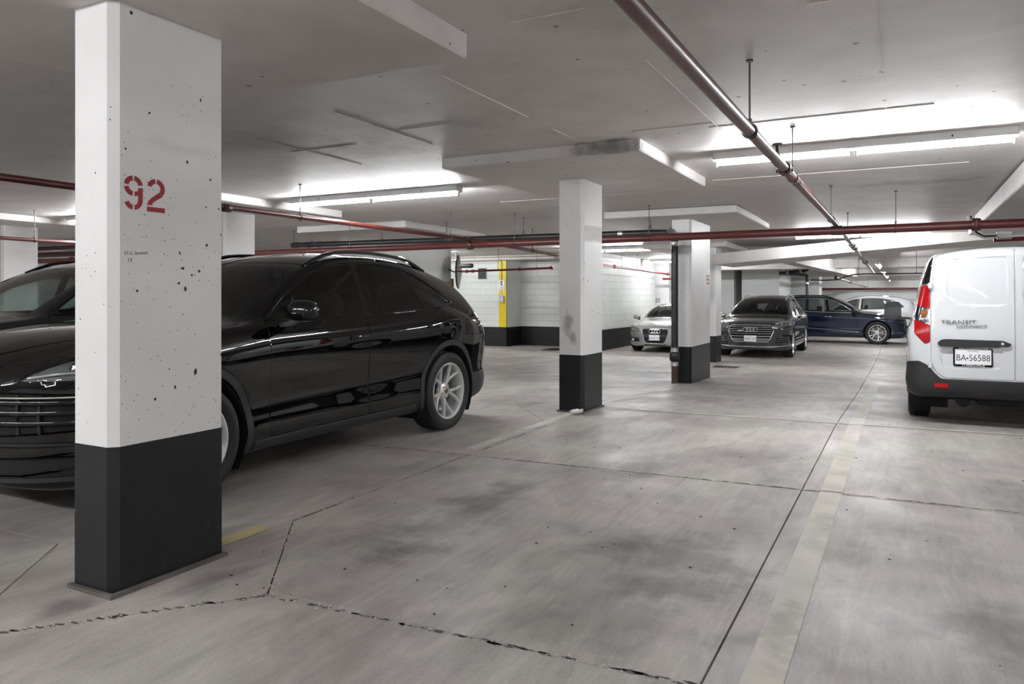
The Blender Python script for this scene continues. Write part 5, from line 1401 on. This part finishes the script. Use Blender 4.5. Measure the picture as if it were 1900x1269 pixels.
car, S = build_car(WH, 'white_car', 'white crossover mostly hidden behind the dark navy car', 'car', (-3.15, 33.0, -.31), PI, 'paint_white', nx=60)
p = S['top_pt'](-3.42, .1)
MB().sweep([(-3.40, -.58, p.z - .02), (-3.44, -.3, p.z + .012), (-3.45, 0, p.z + .016), (-3.44, .3, p.z + .012), (-3.40, .58, p.z - .02)], [(-.12, -.01), (.10, -.02), (.12, .0), (.0, .016), (-.12, .012)]).build('rear_spoiler', 'paint_white', car, 40)

# ---------------------------------------------------------------- white van
VDLO = smooth_poly([(.02, 1.13), (-.25, 1.35), (-.5, 1.55), (-.66, 1.62), (-1.10, 1.63), (-1.16, 1.58), (-1.16, 1.12), (-.6, 1.10)], 3, (0, 5, 6))
VAN = dict(
    xr=-3.93, xf=.89, wb=3.06, tyre=.330, tyre_w=.215, rim=.215, arch=.375, track=.905,
    T=[(.91, .80), (.85, .88), (.7, .96), (.4, 1.06), (.15, 1.13), (.05, 1.17), (-.2, 1.35), (-.5, 1.56), (-.72, 1.69), (-1.0, 1.775), (-1.5, 1.815), (-2.5, 1.825), (-3.4, 1.81), (-3.75, 1.79), (-3.88, 1.775), (-3.95, 1.765)],
    B=[(.91, .70), (.6, .86), (.2, .98), (0, 1.03), (-.5, 1.05), (-1.5, 1.06), (-3.0, 1.06), (-3.95, 1.06)],
    W=[(.91, .86), (.4, .905), (0, .915), (-1.5, .917), (-3.06, .917), (-3.6, .912), (-3.95, .905)],
    R=[(.91, .55), (.5, .65), (.1, .76), (-.2, .78), (-.6, .73), (-1.0, .70), (-1.6, .70), (-3.0, .70), (-3.95, .685)],
    C=[(.91, .04), (0, .05), (-.6, .06), (-1.2, .085), (-3.0, .085), (-3.95, .085)],
    K=[(.91, .26), (.6, .20), (-3.3, .26), (-3.95, .32)], lamp_back='lamp_silver',
    front=(.55, 2.8, .18, 4, .55), rear=(.20, 4.0, .12, 5, .95), shoulder=.12, scallop=.012, glass_in=.045,
    wheel=dict(n=10, w0=.05, w1=.05, face=.62, mat='alloy'), mirror=(-.22, 1.20, .98), mirror_mat='trim_black', mirror_size=(.112, .09, .15), mirror_pow=.42, cabin=(-.05, -1.4, 1.1), cabin_w=.76, seat_rows=(-1.1,), handles=((-1.05, .98, 0),), handle_mat='trim_black')

VAN['regions'] = [
    ('bonnet', 'top', [(.76, -.1), (.74, .42), (.6, .62), (.2, .76), (.14, .74), (.18, .4), (.20, -.1)], 'paint', True, .004, 0),
    ('windscreen', 'top', [(.09, -.1), (.06, .4), (-.04, .72), (-.3, .72), (-.62, .665), (-.70, .3), (-.71, -.1)], 'glass_mid', True, 0, .002),
    ('front_door', 'side', round_poly([(-.42, .34), (-1.22, .30), (-1.22, 1.10), (-1.20, 1.68), (-.66, 1.67), (-.2, 1.38), (.0, 1.15), (-.25, 1.0)], .04, 2), 'paint', False, .004, 0),
    ('sliding_door', 'side', round_poly([(-1.24, .30), (-2.55, .30), (-2.55, 1.66), (-1.24, 1.68)], .06, 3), 'paint', False, .004, 0),
    ('door_track', 'side', [(-2.58, 1.035), (-3.62, 1.035), (-3.62, 1.065), (-2.58, 1.065)], 'well_black', False, .003, .01),
    ('window_trim', 'side', VDLO, 'trim_black', False, .003, .001),
    ('front_window', 'side', inner(VDLO, -1.3, .3, .02), 'glass_mid', False, 0, .004),
    ('side_cladding', 'side', [(-.40, .2), (-2.66, .2), (-2.66, .36), (-.40, .36)], 'trim_black', False, .003, -.004),
    ('rear_door', 'rear', round_poly([(.003, .475), (.585, .475), (.66, .53), (.705, .62), (.705, 1.36), (.655, 1.70), (.60, 1.745), (.003, 1.755)], .025, 3), 'paint', False, .004, -.004),
    ('pressed_panel', 'rear', round_poly([(.05, 1.19), (.45, 1.19), (.58, 1.285), (.575, 1.64), (.545, 1.685), (.05, 1.70)], .04, 3), 'soft', False, .022, .007),
    ('plate_recess', 'rear', round_poly([(.08, .575), (.62, .575), (.64, .66), (.62, .79), (.08, .79)], .04, 3), 'soft', False, .022, .009),
    ('pillar_strip', 'rear', round_poly([(.72, 1.425), (.80, 1.415), (.775, 1.56), (.725, 1.735), (.685, 1.735), (.705, 1.55)], .01, 2), 'gloss_black', False, .003, -.003),
    ('tail_lamp', 'rear', round_poly([(.715, 1.17), (.842, 1.20), (.838, 1.27), (.80, 1.39), (.75, 1.42), (.715, 1.36)], .015, 2), 'lamp_red', False, .004, -.008),
    ('tail_lamp_lower', 'rear', round_poly([(.715, .83), (.76, .81), (.855, .92), (.852, 1.06), (.715, 1.0)], .015, 2), 'lamp_red', False, .004, -.008),
    ('tail_lamp_clear', 'rear', [(.715, 1.0), (.852, 1.06), (.842, 1.20), (.715, 1.17)], 'lamp_glass', False, .002, -.007),
    ('rear_bumper', 'rear', round_poly([(-.1, .10), (1.1, .10), (1.1, .60), (.82, .635), (.745, .60), (.69, .53), (.62, .462), (-.1, .462)], .02, 2), 'trim_black', True, .006, -.03),
    ('headlamp', 'front', round_poly([(.5, .78), (.9, .85), (.92, 1.05), (.8, 1.0), (.55, .88)], .02, 2), 'lamp_glass', False, .003, 0)]
VAN['sharp'] = {'rear_door': 11}
VAN['belongs'] = {'window_trim': 'front_door', 'front_window': 'front_door'}
car, S = build_car(VAN, 'white_van', 'white panel van with blank rear doors and red tail lamp', 'van', (.96, 12.48, gz(12.48)), PI / 2, 'paint_white', nx=110)
car.rotation_euler[1] = (gz(9.42) - gz(12.48)) / 3.06
xb = S['rear_pt'](.30, 1.0).x
# only the left-hand leaf carries bar, badge and plate
bar = [(.655, .825), (.63, .79), (.14, .79), (.115, .80), (.05, .80), (.03, .83), (.10, .86), (.585, .865), (.62, .858)]
def on_rear(y, z, d): p = S['rear_pt'](abs(y), z); return (p.x - .004 - d, y, z)
MB().prism(round_poly([(p[0], p[1]) for p in bar], .012, 2), lambda a, b, d: (xb - .006 - d, a, b), 0, .035).build('door_pull', 'trim_black', car, 40)
MB().lathe([(0, .008), (.012, .006), (.014, 0)], (xb - .041, .105, .83), (-1, 0, 0), 12).build('lock', 'alloy', car)
fr = MB().rbox((xb - .010, .18, .60), (xb + .012, .515, .785), .008, 1).build('plate_frame', 'gloss_black', car, 0)
o, mt = plate(car, Vector((xb - .014, .3475, .694)), PI, 'BA 56588', tcol='marker_black')
MB().prism([(.0, .012), (.012, -.008), (-.012, -.008)], lambda a, b, d: mt @ Vector((.004 + d, a - .047, b - .012)), 0, .0006).build('crown_mark', 'marker_black', o, 0)
text('frame_lettering', 'www.yorkdaleford.com', .026, 'plate_white', fr, face_mtx((xb - .0106, .3475, .778), (0, -1, 0), (0, 0, 1)), .0004)
text('frame_lettering', 'YORKDALE', .034, 'plate_white', fr, face_mtx((xb - .0185, .3475, .612), (0, -1, 0), (0, 0, 1)), .0004, 1.15)
text('van_badge', 'TRANSIT', .052, 'alloy_dark', car, face_mtx((S['rear_pt'](.47, 1.03).x - .017, .47, 1.035), (0, -1, 0), (0, 0, 1)), .003, 1.5)
text('van_badge', 'CONNECT', .036, 'alloy_dark', car, face_mtx((S['rear_pt'](.36, 1.0).x - .017, .36, .995), (0, -1, 0), (0, 0, 1)), .003, 1.5)
for s in (1, -1):
    p = S['rear_pt'](.62, .40); MB().rbox((p.x - .036, s * .62 - .062, .378), (p.x - .02, s * .62 + .062, .42), .004, 1).build('bumper_reflector', 'lamp_red', car, 0)
    for z in (.60, 1.40): MB().rbox((xb - .018, s * .715 - .018, z - .03), (xb + .02, s * .715 + .018, z + .03), .006, 1).build('door_hinge', 'paint_white', car, 0)
    q = S['rear_pt'](.76, 1.13)
    MB().lathe([(0, .01), (.03, .006), (.035, -.02)], (q.x + .012, s * .765, 1.125), (-1, 0, 0), 12).build('indicator_bulb', 'lamp_amber', car)
    MB().lathe([(0, .01), (.028, .006), (.034, -.02)], (q.x + .012, s * .765, 1.06), (-1, 0, 0), 12).build('reverse_bulb', 'lamp_silver', car)
un = MB(); un.tube([(-3.4, .75, .26), (-3.4, -.75, .26)], .035, 10); un.tube([(-3.5, .42, .24), (-3.8, .42, .24)], .06, 10); un.rbox((-3.7, -.4, .2), (-3.1, .3, .3), .03, 1)
un.build('rear_axle', 'well_black', car, 40)
